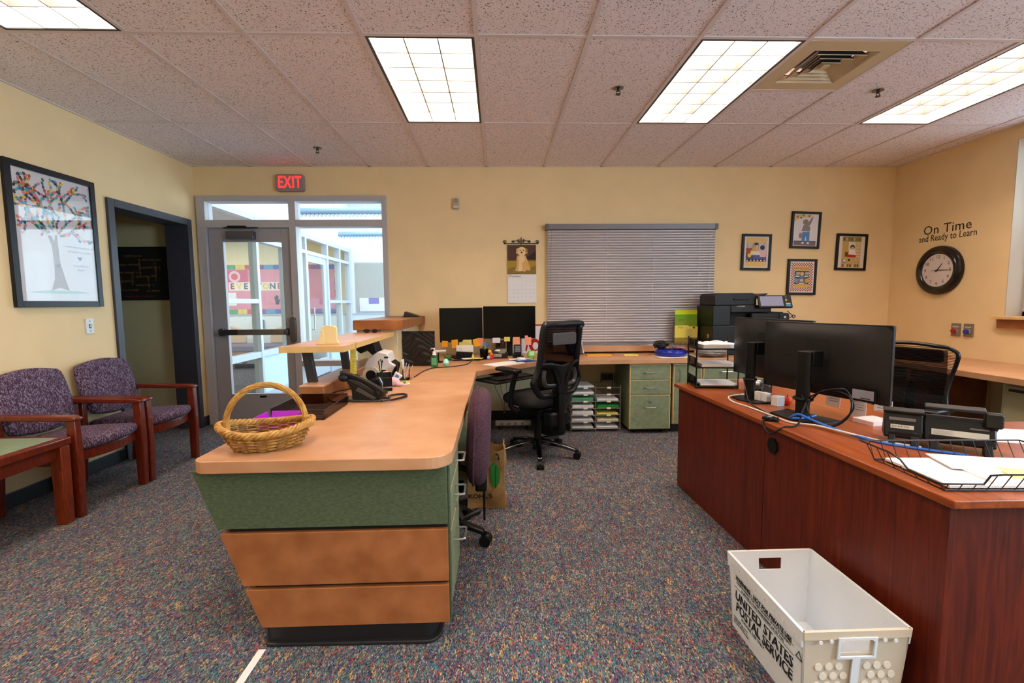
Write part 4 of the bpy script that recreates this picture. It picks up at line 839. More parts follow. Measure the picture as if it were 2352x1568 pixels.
def pr3(p):
    y = -.0105; rd = pm('check_red', (156,36,30))
    flat(p, 'sheet_print', rect(-.125, -.16, .125, .16), pm('cream', (236,222,200)), y)
    m_ = MB(); nx, nz = 18, 23
    for i in range(nx):
        for j in range(nz):
            if (i+j) % 2 == 0 and (i < 3 or i >= nx-3 or j < 3 or j >= nz-3):
                x0 = -.122+.244*i/nx; z0 = -.156+.312*j/nz; m_.prism(rect(x0, z0, x0+.244/nx, z0+.312/nz), y-.0011, y-.0006, 'y')
    o = m_.build('check_border_print', rd, p, smooth=False); o['kind'] = 'stuff'
    flat(p, 'panel_print', rect(-.08, -.08, .08, .065), pm('dark_border', (46,36,44)), y-.0006); flat(p, 'title_print', rect(-.08, .068, .08, .112), pm('gold', (222,172,34)), y-.0006); flat(p, 'title_print', rect(-.08, -.115, .08, -.083), pm('gold', (222,172,34)), y-.0006)
    text('lettering', 'MY BOOKS', .034, pm('rust', (150,70,30)), p, (0, y-.0012, .089), BACK, ext=.0002, xs=.9)
    for q in range(5): flat(p, 'book_print', rect(-.04+.003*(q % 2), -.075+.013*q, .035+.004*(q % 3), -.065+.013*q), pm('book%d' % (q % 3), [(240,236,226),(90,130,90),(206,206,200)][q % 3]), y-.0012)
    for s in (-1, 1):
        for q in range(3): flat(p, 'book_print', rect(s*.05-.022+.004*q, .0+.018*q, s*.05+.022+.003*q, .014+.018*q), pm('bookb%d' % q, [(230,226,216),(150,150,150),(220,214,190)][q]), y-.0012)
        flat(p, 'cloth_print', [(s*.045,-.075),(s*.085,-.05),(s*.075,-.01),(s*.04,-.02)], pm('cl%d' % s, (206,160,40) if s > 0 else (110,150,190)), y-.0018); flat(p, 'leg_print', [(s*.01,-.01),(s*.025,-.01),(s*.05,-.07),(s*.03,-.075)], pm('rust', (150,70,30)), y-.0021)
    flat(p, 'figure_print', disc(0, .0, .028, .022), pm('blue_shirt', (74,110,176)), y-.0024); flat(p, 'head_print', disc(0, .032, .020), SK, y-.0027); flat(p, 'hair_print', disc(0, .042, .022, .013), pm('blond', (220,170,70)), y-.003)
def pr4(p):
    y = -.0105
    flat(p, 'sheet_print', rect(-.105, -.165, .105, .165), pm('ochre', (206,176,110)), y); flat(p, 'shelf_print', rect(-.105, .115, .105, .165), pm('moss', (150,140,70)), y-.0006); flat(p, 'shelf_print', rect(-.105, -.165, .105, -.125), pm('moss2', (196,170,90)), y-.0006)
    flat(p, 'window_print', rect(-.035, .02, .045, .11), pm('pale_window', (210,222,224)), y-.0006); flat(p, 'curtain_print', rect(-.06, -.01, -.035, .085), pm('mustard', (220,168,58)), y-.0012); flat(p, 'wall_print', rect(.05, -.08, .103, .11), pm('stone', (222,196,150)), y-.0006)
    flat(p, 'figure_print', [(-.03,-.03),(-.025,.02),(.01,.04),(.045,.015),(.05,-.03)], PAPER, y-.0012); flat(p, 'skirt_print', [(-.045,-.055),(-.03,-.025),(.05,-.03),(.055,-.055)], RED, y-.0018); flat(p, 'hair_print', disc(.01, .055, .026, .024), pm('dark_brown', (60,30,24)), y-.0018); flat(p, 'head_print', disc(.01, .045, .016), SK, y-.0024)
    flat(p, 'chair_print', rect(-.07, -.05, -.035, .0), pm('chair_brown', (104,66,40)), y-.0015); flat(p, 'radio_print', disc(-.075, -.095, .024, .022), pm('teal_grey', (130,140,134)), y-.0012); flat(p, 'radio_print', disc(-.072, -.093, .013), PAPER, y-.0018); flat(p, 'cup_print', disc(-.02, -.085, .012, .014), INK, y-.0018)
    for k in range(7): flat(p, 'jar_print', rect(-.095+.028*k, -.16, -.078+.028*k, -.132), pm('jar%d' % (k % 3), [(170,40,30),(214,206,190),(90,110,70)][k % 3]), y-.0012); flat(p, 'jar_print', rect(-.095+.028*k, .125, -.08+.028*k, .155), pm('jarb%d' % (k % 3), [(104,90,50),(196,186,150),(130,110,60)][k % 3]), y-.0012)
    for r_ in range(5): flat(p, 'stone_print', rect(.055, -.07+.034*r_, .10, -.066+.034*r_), pm('rust2', (176,120,80)), y-.0012)
pict('framed print of children at a table, leftmost of the four on the wall', 2.826, 1.806, .325, .39, .02, pr1)
pict('framed print of a child in blue jeans reaching up, topmost of the four', 3.364, 2.040, .325, .395, .035, pr2)
pict('framed print with a red checked border and books, lowest of the four', 3.343, 1.535, .325, .39, .015, pr3)
pict('framed print of a child by a window, rightmost of the four', 3.885, 1.801, .345, .395, .03, pr4)
# clock, wall lettering, push buttons on the right wall
ck = thing('wall_clock', 'round black wall clock with white dial on the right wall', 'clock', (XR-.003, 4.437, 1.562)); ck.rotation_euler = (0, 0, -PI/2)
Mc = Matrix.Rotation(PI/2, 4, 'X')
CLK = mat('glossy_dark_brown', (26,18,16), .18)
MB().lathe([(.165,.032),(.172,.045),(.185,.052),(.20,.050),(.206,.043),(.222,.040),(.234,.030),(.238,.015),(.238,0),(.16,0),(.16,.032),(.165,.032)], n=64, M=Mc, cap=False).build('case', CLK, ck)
MB().lathe([(.001,.022),(.166,.022),(.166,.03),(.001,.03)], n=48, M=Mc).build('dial', mat('dial_white', (226,216,214), .5), ck)
for k in range(12):
    a = math.radians(90-30*(k+1)); text('numeral', str(k+1), .046, INK, ck, (.128*math.cos(a), -.0305, .128*math.sin(a)), BACK, ext=.0003)
def hand(n_, a, L, bk, w_, y): 
    d = Vector((math.sin(a), 0, math.cos(a))); q = Vector((d.z, 0, -d.x)); p = [d*-bk+q*w_, d*L+q*w_*.35, d*L-q*w_*.35, d*-bk-q*w_]
    MB().prism([(v.x, v.z) for v in p], y-.001, y, 'y').build(n_, INK, ck)
hand('hour_hand', math.radians(37.5), .085, .02, .006, -.033); hand('minute_hand', math.radians(91), .135, .025, .005, -.035); hand('second_hand', math.radians(91), .14, .06, .0015, -.037)
MB().cyl((0,-.03,0),(0,-.039,0),.007,n=14).build('pivot', INK, ck); MB().lathe([(.001,.040),(.168,.040),(.168,.041),(.001,.041)], n=40, M=Mc).build('glass_cover', glassmat('matte_print_glass', (1,1,1,1), .25), ck)
wl = thing('wall_lettering', 'black vinyl lettering reading On Time and Ready to Learn above the clock', 'lettering', (XR-.001, 4.40, 1.92))
text('line', 'On Time', .125, INK, wl, (0, 0.005, .045), RIGHTW, ext=.0005, xs=1.02, space=1.05); text('line', 'and Ready to Learn', .092, INK, wl, (0, 0, -.035), RIGHTW, ext=.0005, xs=.80)
for (y, nm, c) in ((4.235, 'red', (170,20,24)), (4.118, 'blue', (26,60,170))):
    pb_ = thing('push_button_plate', 'grey wall plate with a round %s push button below the clock' % nm, 'push button', (XR-.001, y, .992), group='push buttons'); pb_.rotation_euler = (0, 0, -PI/2)
    MB().box(-.043, -.012, -.06, .043, 0, .06).build('plate', mat('grey_plate', (140,128,118), .4, metal=.3), pb_, bevel=.003); MB().box(-.028, -.0135, .022, .028, -.012, .034).build('label_strip', mat('engraved', (206,196,186), .5), pb_); MB().cyl((0,-.012,-.012),(0,-.022,-.012),.026,.022,n=20).build('collar', CHROME, pb_); MB().cyl((0,-.02,-.012),(0,-.042,-.012),.021,n=20).build('button', mat('button_'+nm, c, .3), pb_, bevel=.003)
# left wall: tree painting and switch
tp = thing('framed_painting', 'large black framed painting of a tree with colourful thumbprint leaves', 'picture', (XL+.002, 3.437, 1.757)); tp.rotation_euler = (0, 0, PI/2)
TF = mat('black_poster_frame', (18,19,28), .35, spec=.35); frame(tp, .665, .953, .042, TF, d=.025)
MB().box(-.30, -.012, -.44, .30, -.006, .44).build('canvas', mat('painting_white', (222,218,222), .8, var=.04, vs=6), tp)
y = -.0125
flat(tp, 'trunk_paint', [(-.075,-.36),(-.045,-.28),(-.04,-.18),(-.045,-.05),(-.07,.02),(-.045,.02),(-.025,-.02),(-.015,.03),(.0,.03),(.0,-.05),(.005,-.16),(.03,-.26),(.06,-.36),(-.01,-.34)], mat('trunk_paint', (150,124,122), .8, var=.15, vs=12), y); flat(tp, 'grass_paint', [(-.24,-.375),(-.1,-.36),(.1,-.362),(.24,-.372),(.1,-.38),(-.1,-.382)], pm('grass', (150,190,170)), y)
def heart(cx, cz, s): return [(cx, cz-s), (cx-s, cz+.1*s), (cx-s*.8, cz+.7*s), (cx-.4*s, cz+.8*s), (cx, cz+.35*s), (cx+.4*s, cz+.8*s), (cx+.8*s, cz+.7*s), (cx+s, cz+.1*s)]
flat(tp, 'heart_paint', heart(-.01, -.185, .016), pm('plum', (90,40,70)), y-.0006); flat(tp, 'heart_paint', heart(.165, -.12, .018), pm('blue_heart', (70,80,130)), y-.0006)
for q, (L_, zz) in enumerate(((.25, -.04), (.19, -.075), (.12, -.175), (.06, -.205))): scribble(tp, 'script_print', .165, zz, L_, .013, INKG, y, 40+q)
pal = [(30,60,130),(200,50,50),(240,200,40),(40,120,90),(60,140,180),(230,120,50),(220,120,140),(24,40,60),(90,170,190)]
rr = random.Random(3); dots = [[] for _ in pal]; br = []
def branch(x, z, a, n_, depth):
    for i in range(n_):
        x += .0215*math.cos(a); z += .0245*math.sin(a); a += rr.uniform(-.28, .28)
        if abs(x) > .275 or z > .41: return
        dots[rr.randrange(len(pal))].append((x+rr.uniform(-.004,.004), z, a+rr.uniform(-.6,.6)))
        if depth and i % 5 == 4: branch(x, z, a+rr.choice((-1,1))*rr.uniform(.6,1.1), n_-i+2, depth-1)
for a0, x0, z0, n_ in ((2.75,-.05,.03,13),(2.3,-.05,.03,16),(1.9,-.03,.04,18),(1.55,-.02,.04,17),(1.2,-.005,.04,18),(.85,.0,.03,18),(.4,.01,.02,14),(.1,.02,.03,11),(2.95,-.09,.05,9)): branch(x0, z0, a0, n_, 2)
for q, L in enumerate(dots):
    m_ = MB()
    for x, z, a in L:
        if -.285 < x < .285 and -.0 < z < .42:
            pts = []
            for k in range(8):
                u, v =   .0135*math.cos(2*PI*k/8), .0092*math.sin(2*PI*k/8); pts.append((x+u*math.cos(a)-v*math.sin(a), z+u*math.sin(a)+v*math.cos(a)))
            m_.prism(pts, y-.0006-.0001*q, y-.0001*q, 'y')
    o = m_.build('thumbprints', pm('thumb%d' % q, pal[q]), tp, smooth=False); o['kind'] = 'stuff'
MB().box(-.295, -.021, -.435, .295, -.0195, .435).build('glass_pane', glassmat('picture_glass', (1,1,1,1), 1.6), tp)
lw = thing('light_switch', 'white light switch plate on the left wall below the tree painting', 'light switch', (XL+.001, 3.649, 1.132)); lw.rotation_euler = (0, 0, PI/2)
MB().box(-.035, -.007, -.058, .035, 0, .058).build('plate', mat('white_switch_plate', (226,230,234), .4), lw, bevel=.003); MB().box(-.008, -.010, -.016, .008, -.007, .016).build('slot', BLACK, lw); MB().prism([(-.012,-.01),(-.022,.012),(-.010,.014),(-.007,0)], -.006, .006, 'x').build('toggle', WHITEP, lw)
for z in (-.038, .038): MB().cyl((0,-.0085,z),(0,-.006,z),.004,n=8).build('screw', INK, lw)
# crossword board in the dark hall
cw = thing('framed_word_board', 'black board with crossing gold words on the wall inside the dark hall', 'picture', (-3.70, D-.022, 1.617))
MB().box(-.27, -.03, -.275, .27, 0, .275).build('board', mat('black_canvas', (16,14,14), .6), cw, bevel=.004)
GOLD = mat('gold_lettering', (150,104,50), .5)
for s, x, z, vert in (('welcome',-.06,.18,0),('friends',.12,.14,0),('together',-.10,.09,0),('kindness',.10,.06,0),('reading',-.12,.01,0),('courage',.05,-.03,0),('learn',-.14,-.08,0),('respect',.04,-.12,0),('family',-.10,-.17,0),('smile',.12,-.18,0),('teacher',.0,.06,1),('honesty',.16,.02,1),('dream',-.08,-.05,1),('hope',.08,-.09,1),('school',-.2,-.1,1)):
    scribble(cw, 'word', x, z, .026*len(s), .024, GOLD, -.0305, len(s)+int(x*100)+60, bool(vert))
scribble(cw, 'word', -.02, -.235, .3, .018, mat('red_lettering', (140,40,30), .5), -.0305, 99)
# ---------------------------------------------------------------- things on the reception counter
WICK = mat('honey_wicker', (160,108,40), .5, vc=(206,160,82), vs=40, lo=.3, hi=.7); WICKD = mat('dark_wicker', (120,76,26), .5, vc=(170,122,54), vs=40, lo=.3, hi=.7)
bs = thing('wicker_basket', 'oval honey-coloured wicker basket with twisted hoop handle on the reception counter', 'basket', (-.895, 1.785, ZT), math.radians(14))
def bw(t): return (.114+.044*t**.8, .076+.038*t**.8)   # semi axes at height fraction
NST = 24; m_ = MB(); HB = .070
def rimz(a): return HB+.018*abs(math.cos(a))**2
rows = 11
for j in range(rows):
    t = j/(rows-1); pts = []
    N = NST*4
    for k in range(N):
        a = 2*PI*k/N; ax, ay = bw(t); off = .0055*math.cos(NST/2*a+(PI if j % 2 else 0)); pts.append(((ax+off)*math.cos(a), (ay+off)*math.sin(a), .006+t*(rimz(a)-.008)))
    MB().tube(pts, .0031, 6, closed=True).build('weaver', WICK if j % 2 else WICKD, bs)
for k in range(NST):
    a = 2*PI*(k+.5)/NST; pts = [(bw(t)[0]*math.cos(a), bw(t)[1]*math.sin(a), .003+t*rimz(a)) for t in (0,.2,.4,.6,.8,1)]; m_.tube(pts, .0035, 5)
o = m_.build('stakes', WICKD, bs); o['kind'] = 'stuff'
m_ = MB()
for j in range(7):
    f_ = (j+1)/8; m_.tube([(.118*f_*math.cos(2*PI*k/32), .078*f_*math.sin(2*PI*k/32), .005) for k in range(32)], .006, 5, closed=True)
o = m_.build('woven_bottom', WICKD, bs); o['kind'] = 'stuff'
for s in range(4):
    pts = []
    for k in range(160):
        a = 2*PI*k/160; ph = 2*PI*s/4+14*a; ax, ay = bw(1.12); r_ = .0085; pts.append(((ax+r_*math.cos(ph))*math.cos(a), (ay+r_*math.cos(ph))*math.sin(a), rimz(a)+.004+r_*math.sin(ph)+.006*abs(math.cos(a))**4))
    MB().tube(pts, .0062, 6, closed=True).build('rim_strand', WICK, bs)
for s in range(6):
    pts = []
    for k in range(90):
        t = k/89; a = PI*t; c = Vector((-.140*math.cos(a), 0, .088+.155*math.sin(a))); 
        d = Vector((.140*math.sin(a), 0, .155*math.cos(a))).normalized(); n1 = Vector((0,1,0)); n2 = d.cross(n1); ph = 2*PI*s/6+9*t
        pts.append(c+(n1*math.cos(ph)+n2*math.sin(ph))*.0068)
    MB().tube(pts, .0050, 6).build('handle_strand', WICK, bs)
for s in (-1, 1):
    MB().tube([(s*.140+.012*math.cos(2*PI*k/10), .012*math.sin(2*PI*k/10), .080+.004*k/10) for k in range(80)], .0035, 5).build('handle_wrap', WICK, bs); MB().tube([(s*.146+.018*math.cos(2*PI*k/10), .02*math.sin(2*PI*k/10), .073+.003*k/10) for k in range(40)], .004, 5).build('rim_wrap', WICK, bs)
# purple tray and smoked letter tray
PT = mat('bright_purple_plastic', (170,24,190), .35)
pt = thing('purple_tray', 'bright purple plastic tray behind the wicker basket', 'tray', (-1.0, 2.10, ZT))
def tray(par, hx, hy, h_, fl, th, m_):
    MB().box(-hx, -hy, 0, hx, hy, th).build('tray_floor', m_, par)
    for s in (-1, 1):
        MB().prism([(s*hx, 0), (s*(hx+fl), h_), (s*(hx+fl-th), h_), (s*(hx-th), 0)], -hy, hy, 'y').build('tray_wall', m_, par); MB().prism([(s*hy, 0), (s*(hy+fl), h_), (s*(hy+fl-th), h_), (s*(hy-th), 0)], -hx, hx, 'x').build('tray_wall', m_, par)
tray(pt, .065, .065, .05, .018, .003, PT)
st = thing('smoked_letter_tray', 'smoked transparent ribbed letter tray lying in front of the desk phone', 'letter tray', (-.95, 2.36, ZT))
SMK = glassmat('smoked_acrylic', (.55,.48,.46,1), .9)
for a, b in (((-.125,-.175,.004),(.125,.175,.007)), ((-.125,-.175,.007),(-.121,.175,.06)), ((.121,-.175,.007),(.125,.175,.045)), ((-.121,.171,.007),(.121,.175,.06))): box('tray_side', SMK, a, b, st)
for k in range(10): box('rib', mat('dark_rib', (66,50,44), .3), (-.12, -.165+.033*k, .007), (.12, -.155+.033*k, .012), st)
for x in (-.115, .115):
    for y_ in (-.165, .165): MB().cyl((x, y_, 0), (x, y_, .004), .006, n=8).build('foot', BLACK, st)
MB().tube([(-.123,-.175,.06),(-.123,.173,.06),(.123,.173,.06),(.123,.173,.048),(.123,-.175,.047)], .0025, 6).build('tray_rim', mat('dark_smoke_edge', (46,38,36), .3), st)
# desk phone on the counter
ph = thing('desk_phone', 'black desk phone with handset tilted towards the plum chair on the counter', 'phone', (-.755, 2.66, ZT))
PHB = mat('charcoal_phone_plastic', (26,25,25), .45, spec=.35); PHG = mat('grey_phone_plastic', (70,68,62), .45)
MB().prism([(-.07,0),(.075,0),(.095,.015),(.085,.03),(-.075,.125),(-.10,.135),(-.105,.12),(-.075,.07)], -.05, .12, 'y').build('body', PHB, ph, bevel=.006)
MB().prism([(-.05,.06),(.05,.005),(.065,.018),(-.035,.082)], -.054, -.05, 'y').build('side_inset', PHG, ph, bevel=.002)
hs = bez([(-.125,-.045,.150),(-.10,-.045,.152),(-.02,-.045,.122),(.06,-.045,.075),(.10,-.045,.040)], 6)
MB().tube(hs, .02, 10, radii=[.022-.009*math.sin(PI*min(1, max(0, (i-2)/(len(hs)-5)))) for i in range(len(hs))], flat=1.3).build('handset', PHB, ph); MB().ball((-.115,-.045,.135), .03, .026, .024).build('earpiece', PHB, ph); MB().ball((.085,-.045,.045), .026, .026, .022).build('mouthpiece', PHB, ph)
Mk = Matrix.Translation((.0, .05, .078)) @ Matrix.Rotation(math.radians(30.5), 4, 'Y')
for i in range(4):
    for j in range(3): MB().box(-.012+.022*i-.007, -.03+.024*j, .006, -.012+.022*i+.007, -.012+.024*j, .011, Mk).build('key', PHG, ph, bevel=.001)
MB().box(-.075, -.04, .004, -.03, .05, .009, Mk).build('display', mat('phone_lcd', (90,100,80), .2), ph)
cc = []
base = bez([(.10,-.045,.012),(.13,-.02,.012),(.12,.05,.010),(.19,.09,.010),(.215,.02,.010),(.14,-.09,.010),(.0,-.10,.010),(-.09,-.07,.012),(-.10,-.03,.02)], 150)
for k in range(len(base)-1):
    d = (base[k+1]-base[k]).normalized(); a_ = Vector((0,0,1)); b_ = d.cross(a_); th = k*1.0; cc.append(base[k]+(a_*math.cos(th)+b_*math.sin(th))*.0048)
MB().tube(cc, .0021, 4).build('coiled_cord', mat('cord_black', (34,34,38), .4), ph)
MB().tube(bez([(-.09,.02,.06),(-.16,.0,.05),(-.205,-.03,.035),(-.19,-.08,.015),(-.13,-.10,.006),(-.08,-.06,.006)]), .0035, 6).build('line_cord', BLACK, ph)
# white scanner
sn = thing('document_scanner', 'white document scanner with black paper feed under the raised shelf', 'scanner', (-.84, 3.42, ZT))
SCW = mat('scanner_white', (222,216,212), .4)
MB().prism([(-.13,0),(.045,0),(.10,.10),(.06,.125),(.045,.19),(-.02,.205),(-.09,.165),(-.13,.10)], -.07, .12, 'y').build('body', SCW, sn, bevel=.008)
MB().prism([(.055,.02),(.085,.03),(.102,.10),(.062,.13)], -.04, .10, 'y').build('exit_slot', BLACK, sn, bevel=.003)
MB().prism([(-.03,.19),(-.06,.17),(-.15,.26),(-.135,.285),(-.06,.275)], -.06, .11, 'y').build('paper_feed', BLACKS, sn, bevel=.004); MB().prism([(-.10,.22),(-.14,.25),(-.21,.235),(-.15,.19)], -.06, .10, 'y').build('feed_guide', BLACK, sn, bevel=.003)
MB().box(.02, -.0715, .155, .05, -.07, .168).build('logo_plate', INK, sn)
# ruler tape hanging from shelf
rl = thing('tape_measure_strip', 'yellow measuring tape strip hanging from the edge of the raised shelf', 'measuring tape', (-.868, 2.80, ZT))
MB().prism([(-.018,.318),(.018,.318),(.012,.04),(-.024,.04)], -.012, -.0108, 'y', RZ(.35)).build('strip', mat('yellow_tape', (222,196,72), .5, vc=(196,166,40), vs=60), rl)
for k in range(24): MB().box(-.014, -.0126, .06+.0105*k, (.0 if k % 2 else .008), -.0121, .0612+.0105*k, RZ(.35)).build('tick_mark', mat('tape_ink', (96,80,30), .7), rl)
# tape dispenser, pen cup, staplers, letter holders
td = thing('tape_dispenser', 'black tape dispenser with a roll of clear tape next to the phone', 'tape dispenser', (-.79, 3.02, ZT))
MB().prism([(-.05,0),(.055,0),(.06,.05),(.05,.075),(.03,.06),(.0,.03),(-.05,.03)], -.03, .03, 'y').build('body', BLACKS, td, bevel=.005)
Mr = Matrix.Translation((-.035, 0, .085)) @ Matrix.Rotation(PI/2, 4, 'X'); MB().lathe([(.034,-.012),(.055,-.012),(.055,.012),(.034,.012),(.034,-.012)], n=32, M=Mr, cap=False).build('tape_roll', mat('cream_tape', (196,184,160), .35), td); MB().lathe([(.001,-.013),(.034,-.013),(.034,.013),(.001,.013)], n=24, M=Mr).build('tape_core', BLACK, td)
MB().prism([(.052,.07),(.064,.055),(.07,.02),(.06,.02)], -.02, .02, 'y').build('cutter', CHROME, td)
def cup(label, x, y, r_, h_, items, seed, mesh=True):
    c = thing('pen_cup', label, 'pen holder', (x, y, ZT), group='pen cups'); MB().lathe([(r_*.85,0),(r_,h_),(r_-.002,h_),(r_*.85-.002,.003)], n=24).build('cup', glassmat('black_wire_net', (.22,.21,.22,1), .6) if mesh else BLACK, c); MB().tube([(r_*math.cos(2*PI*k/28), r_*math.sin(2*PI*k/28), h_) for k in range(28)], .002, 5, closed=True).build('cup_rim', BLACK, c); MB().cyl((0,0,0),(0,0,.003),r_*.85,n=20).build('cup_base', BLACK, c)
    q = random.Random(seed)
    for cl_, L in items:
        a = q.uniform(0, 2*PI); d = Vector((math.cos(a)*.22, math.sin(a)*.22, 1)).normalized(); p = Vector((-math.cos(a)*r_*.4, -math.sin(a)*r_*.4, .006)); e_ = MB().cyl(p, p+d*L, .0042, n=7).build('pen', mat('pen_%d_%d_%d' % cl_, cl_, .4), c); MB().cyl(p+d*L, p+d*(L+.012), .0042, .0015, 7).build('pen_tip', INK, e_)
    return c
cup('pen cup crammed with black pens and a pencil beside the white scanner', -.795, 3.135, .042, .095, [((24,24,28),.15),((30,30,34),.145),((230,150,40),.15),((28,28,30),.155),((120,190,220),.15),((70,60,60),.15),((24,24,28),.14),((240,220,160),.165)], 4)
st2 = thing('stapler_stand', 'dark chrome electric stapler standing next to the phone', 'stapler', (-.765, 2.855, ZT), .2); MB().prism([(-.06,0),(.045,0),(.05,.06),(.03,.10),(-.01,.085),(-.06,.03)], -.03, .03, 'y').build('body', BLACKS, st2, bevel=.008); MB().prism([(.046,.005),(.054,.06),(.034,.10),(.03,.06)], -.02, .02, 'y').build('chrome_face', CHROME, st2, bevel=.004)
nh = thing('note_box', 'black memo box with steel band between the stapler and pink toy', 'memo box', (-.725, 2.935, ZT), .25)
for a, b in (((-.05,-.04,0),(-.044,.04,.10)), ((.044,-.04,0),(.05,.04,.11)), ((-.044,-.04,0),(.044,-.034,.085)), ((-.044,.034,0),(.044,.04,.11)), ((-.044,-.034,0),(.044,.034,.004))): box('box_side', BLACK, a, b, nh, bevel=.002)
box('steel_band', CHROME, (-.0505, -.041, .02), (.0505, -.040, .028), nh); box('memo_paper', PAPER, (-.04, -.03, .004), (.04, .03, .075), nh)
ty = thing('plush_toy', 'small pink plush animal lying on the counter beside the memo box', 'toy', (-.70, 3.08, ZT)); PK = mat('pink_plush', (236,184,188), .95, bump=.3, bs=200)
MB().ball((0,0,.03), .045, .032, .03).build('body', PK, ty); MB().ball((-.05,.01,.055), .028, .026, .026).build('head', PK, ty); MB().ball((.045,-.015,.014), .03, .016, .014).build('leg', PK, ty); MB().ball((-.02,-.035,.014), .02, .014, .014).build('foot', mat('white_plush', (236,230,232), .95), ty); MB().ball((-.055,-.01,.085), .012, .008, .016).build('ear', PK, ty); MB().ball((-.05,.032,.083), .012, .008, .016).build('ear', PK, ty)
kr = thing('key_lanyard', 'yellow and white key lanyard ring beside the pink toy', 'lanyard', (-.64, 3.14, ZT)); MB().tube([(.035*math.cos(2*PI*k/24), .03*math.sin(2*PI*k/24), .005) for k in range(24)], .005, 6, closed=True).build('white_ring', WHITEP, kr); MB().tube(bez([(-.05,-.01,.005),(-.02,.02,.006),(.01,.05,.006),(.03,.06,.006)]), .006, 6).build('yellow_strap', mat('yellow_band', (232,184,30), .6), kr); MB().ball((.0,.03,.01), .012, .012, .008).build('green_bead', mat('green_bead', (80,180,60), .5), kr)
tu = thing('lotion_tube', 'small white and blue tube lying against the letter holder', 'tube', (-.715, 3.20, ZT)); MB().prism([(-.02,0),(.02,0),(.028,.055),(-.028,.055)], -.012, .012, 'y', Matrix.Translation((0,0,.02)) @ Matrix.Rotation(.6, 4, 'Y')).build('tube_body', WHITEP, tu, bevel=.004); MB().box(-.012, -.0135, .02, .012, -.0125, .045, Matrix.Translation((0,0,.02)) @ Matrix.Rotation(.6, 4, 'Y')).build('blue_label', mat('label_blue', (100,150,200), .5), tu); MB().cyl((-.02,0,.02),(.02,0,.008),.01,n=12).build('cap', WHITEP, tu)
lh = thing('letter_holder', 'black two-slot letter holder on the counter beyond the pink toy', 'letter holder', (-.695, 3.36, ZT), .15)
for x in (-.035, .005, .05): MB().box(x-.0015, -.06, .0, x+.0015, .06, .07+(.03 if x < 0 else 0)).build('divider', BLACK, lh)
MB().box(-.035, -.06, 0, .05, .06, .003).build('holder_base', BLACK, lh)
def paper_thing(name, label, cat, parts, loc, rz=0, group=None):
    r = thing(name, label, cat, loc, rz, group)
    for nm, m_, a, b, M in parts:
        MB().box(*a, *b, M).build(nm, m_, r)
    return r
paper_thing('envelopes', 'fan of white envelopes standing in the black letter holder', 'envelopes', [('envelope', PAPER, (-.001,-.055,.004), (.001,.055,.105), Matrix.Translation((.018,0,0)) @ Matrix.Rotation(.25,4,'Y')), ('envelope', mat('pale_blue_paper',(206,214,232),.8), (-.001,-.05,.004), (.001,.055,.11), Matrix.Translation((.012,0,0)) @ Matrix.Rotation(.12,4,'Y')), ('envelope', mat('manila',(224,190,140),.8), (-.001,-.05,.004), (.001,.055,.10), Matrix.Translation((.026,.01,0)) @ Matrix.Rotation(.45,4,'Y'))], (-.69, 3.36, ZT+.004), .15, 'papers')
paper_thing('note_pads', 'pale green and white note pads standing behind the scanner', 'note pad', [('pad', mat('pale_green_paper',(206,206,140),.8), (-.006,-.05,0), (.004,.05,.12), None), ('pad', PAPER, (.005,-.04,0), (.012,.05,.125), None)], (-.725, 3.50, ZT), .1)
# plaque, sunglasses, black display panel, sanitizer
pq = thing('bookend_plaque', 'cream arched bookend with stepped base on the raised shelf', 'bookend', (-.985, 2.74, 1.05)); CRM = mat('cream_painted_wood', (238,220,160), .5)
prof = [(-.045,0),(.055,0),(.055,.012),(.048,.018),(.045,.04),(.045,.09)]+[(.045*math.cos(PI*k/10)*1.0, .09+.022*math.sin(PI*k/10)) for k in range(1, 10)]+[(-.045,.09)]
MB().prism(prof, -.008, .012, 'y').build('arched_back', CRM, pq, bevel=.003); MB().prism([(-.075,0),(-.03,0),(-.03,.085),(-.048,.085),(-.048,.05),(-.056,.045),(-.056,.022),(-.075,.015)], -.012, .05, 'y').build('stepped_foot', CRM, pq, bevel=.003)
sg = thing('sunglasses', 'pair of dark sunglasses resting on the raised shelf', 'sunglasses', (-1.01, 3.72, 1.05)); LENS = mat('dark_lens', (34,16,14), .1)
for s in (-1, 1):
    cushion(disc(0, 0, .026, .017, 20), .006, 'lens', LENS, sg, Matrix.Translation((s*.032, 0, .018)) @ Matrix.Rotation(PI/2, 4, 'X')); MB().tube([(s*.058,0,.022),(s*.06,.04,.02),(s*.05,.11,.006)], .003, 6).build('temple', BLACK, sg)
MB().tube(bez([(-.01,0,.022),(0,-.002,.026),(.01,0,.022)]), .003, 6).build('bridge', BLACK, sg)
bp_ = thing('display_board', 'black textured presentation board standing at the end of the counter', 'board', (-.690, 4.06, ZT), .04)
def wav(u, v):
    x = -.138+.276*u; z = .30*v; return (x, -.006+.004*math.sin(34*v+6*math.sin(5*u+3*v)+9*u), z+.003)
MB().grid(wav, 44, 60, .008, (0,1,0)).build('crumpled_sheet', mat('glossy_black_film', (20,18,20), .25), bp_); box('board_back', BLACK, (-.14,.004,0), (.14,.012,.306), bp_); box('top_edge', BLACKS, (-.141,-.008,.300), (.141,.013,.307), bp_)
sa = thing('sanitizer_bottle', 'clear pump bottle of green hand sanitizer beside the black board', 'bottle', (-.545, 3.98, ZT))
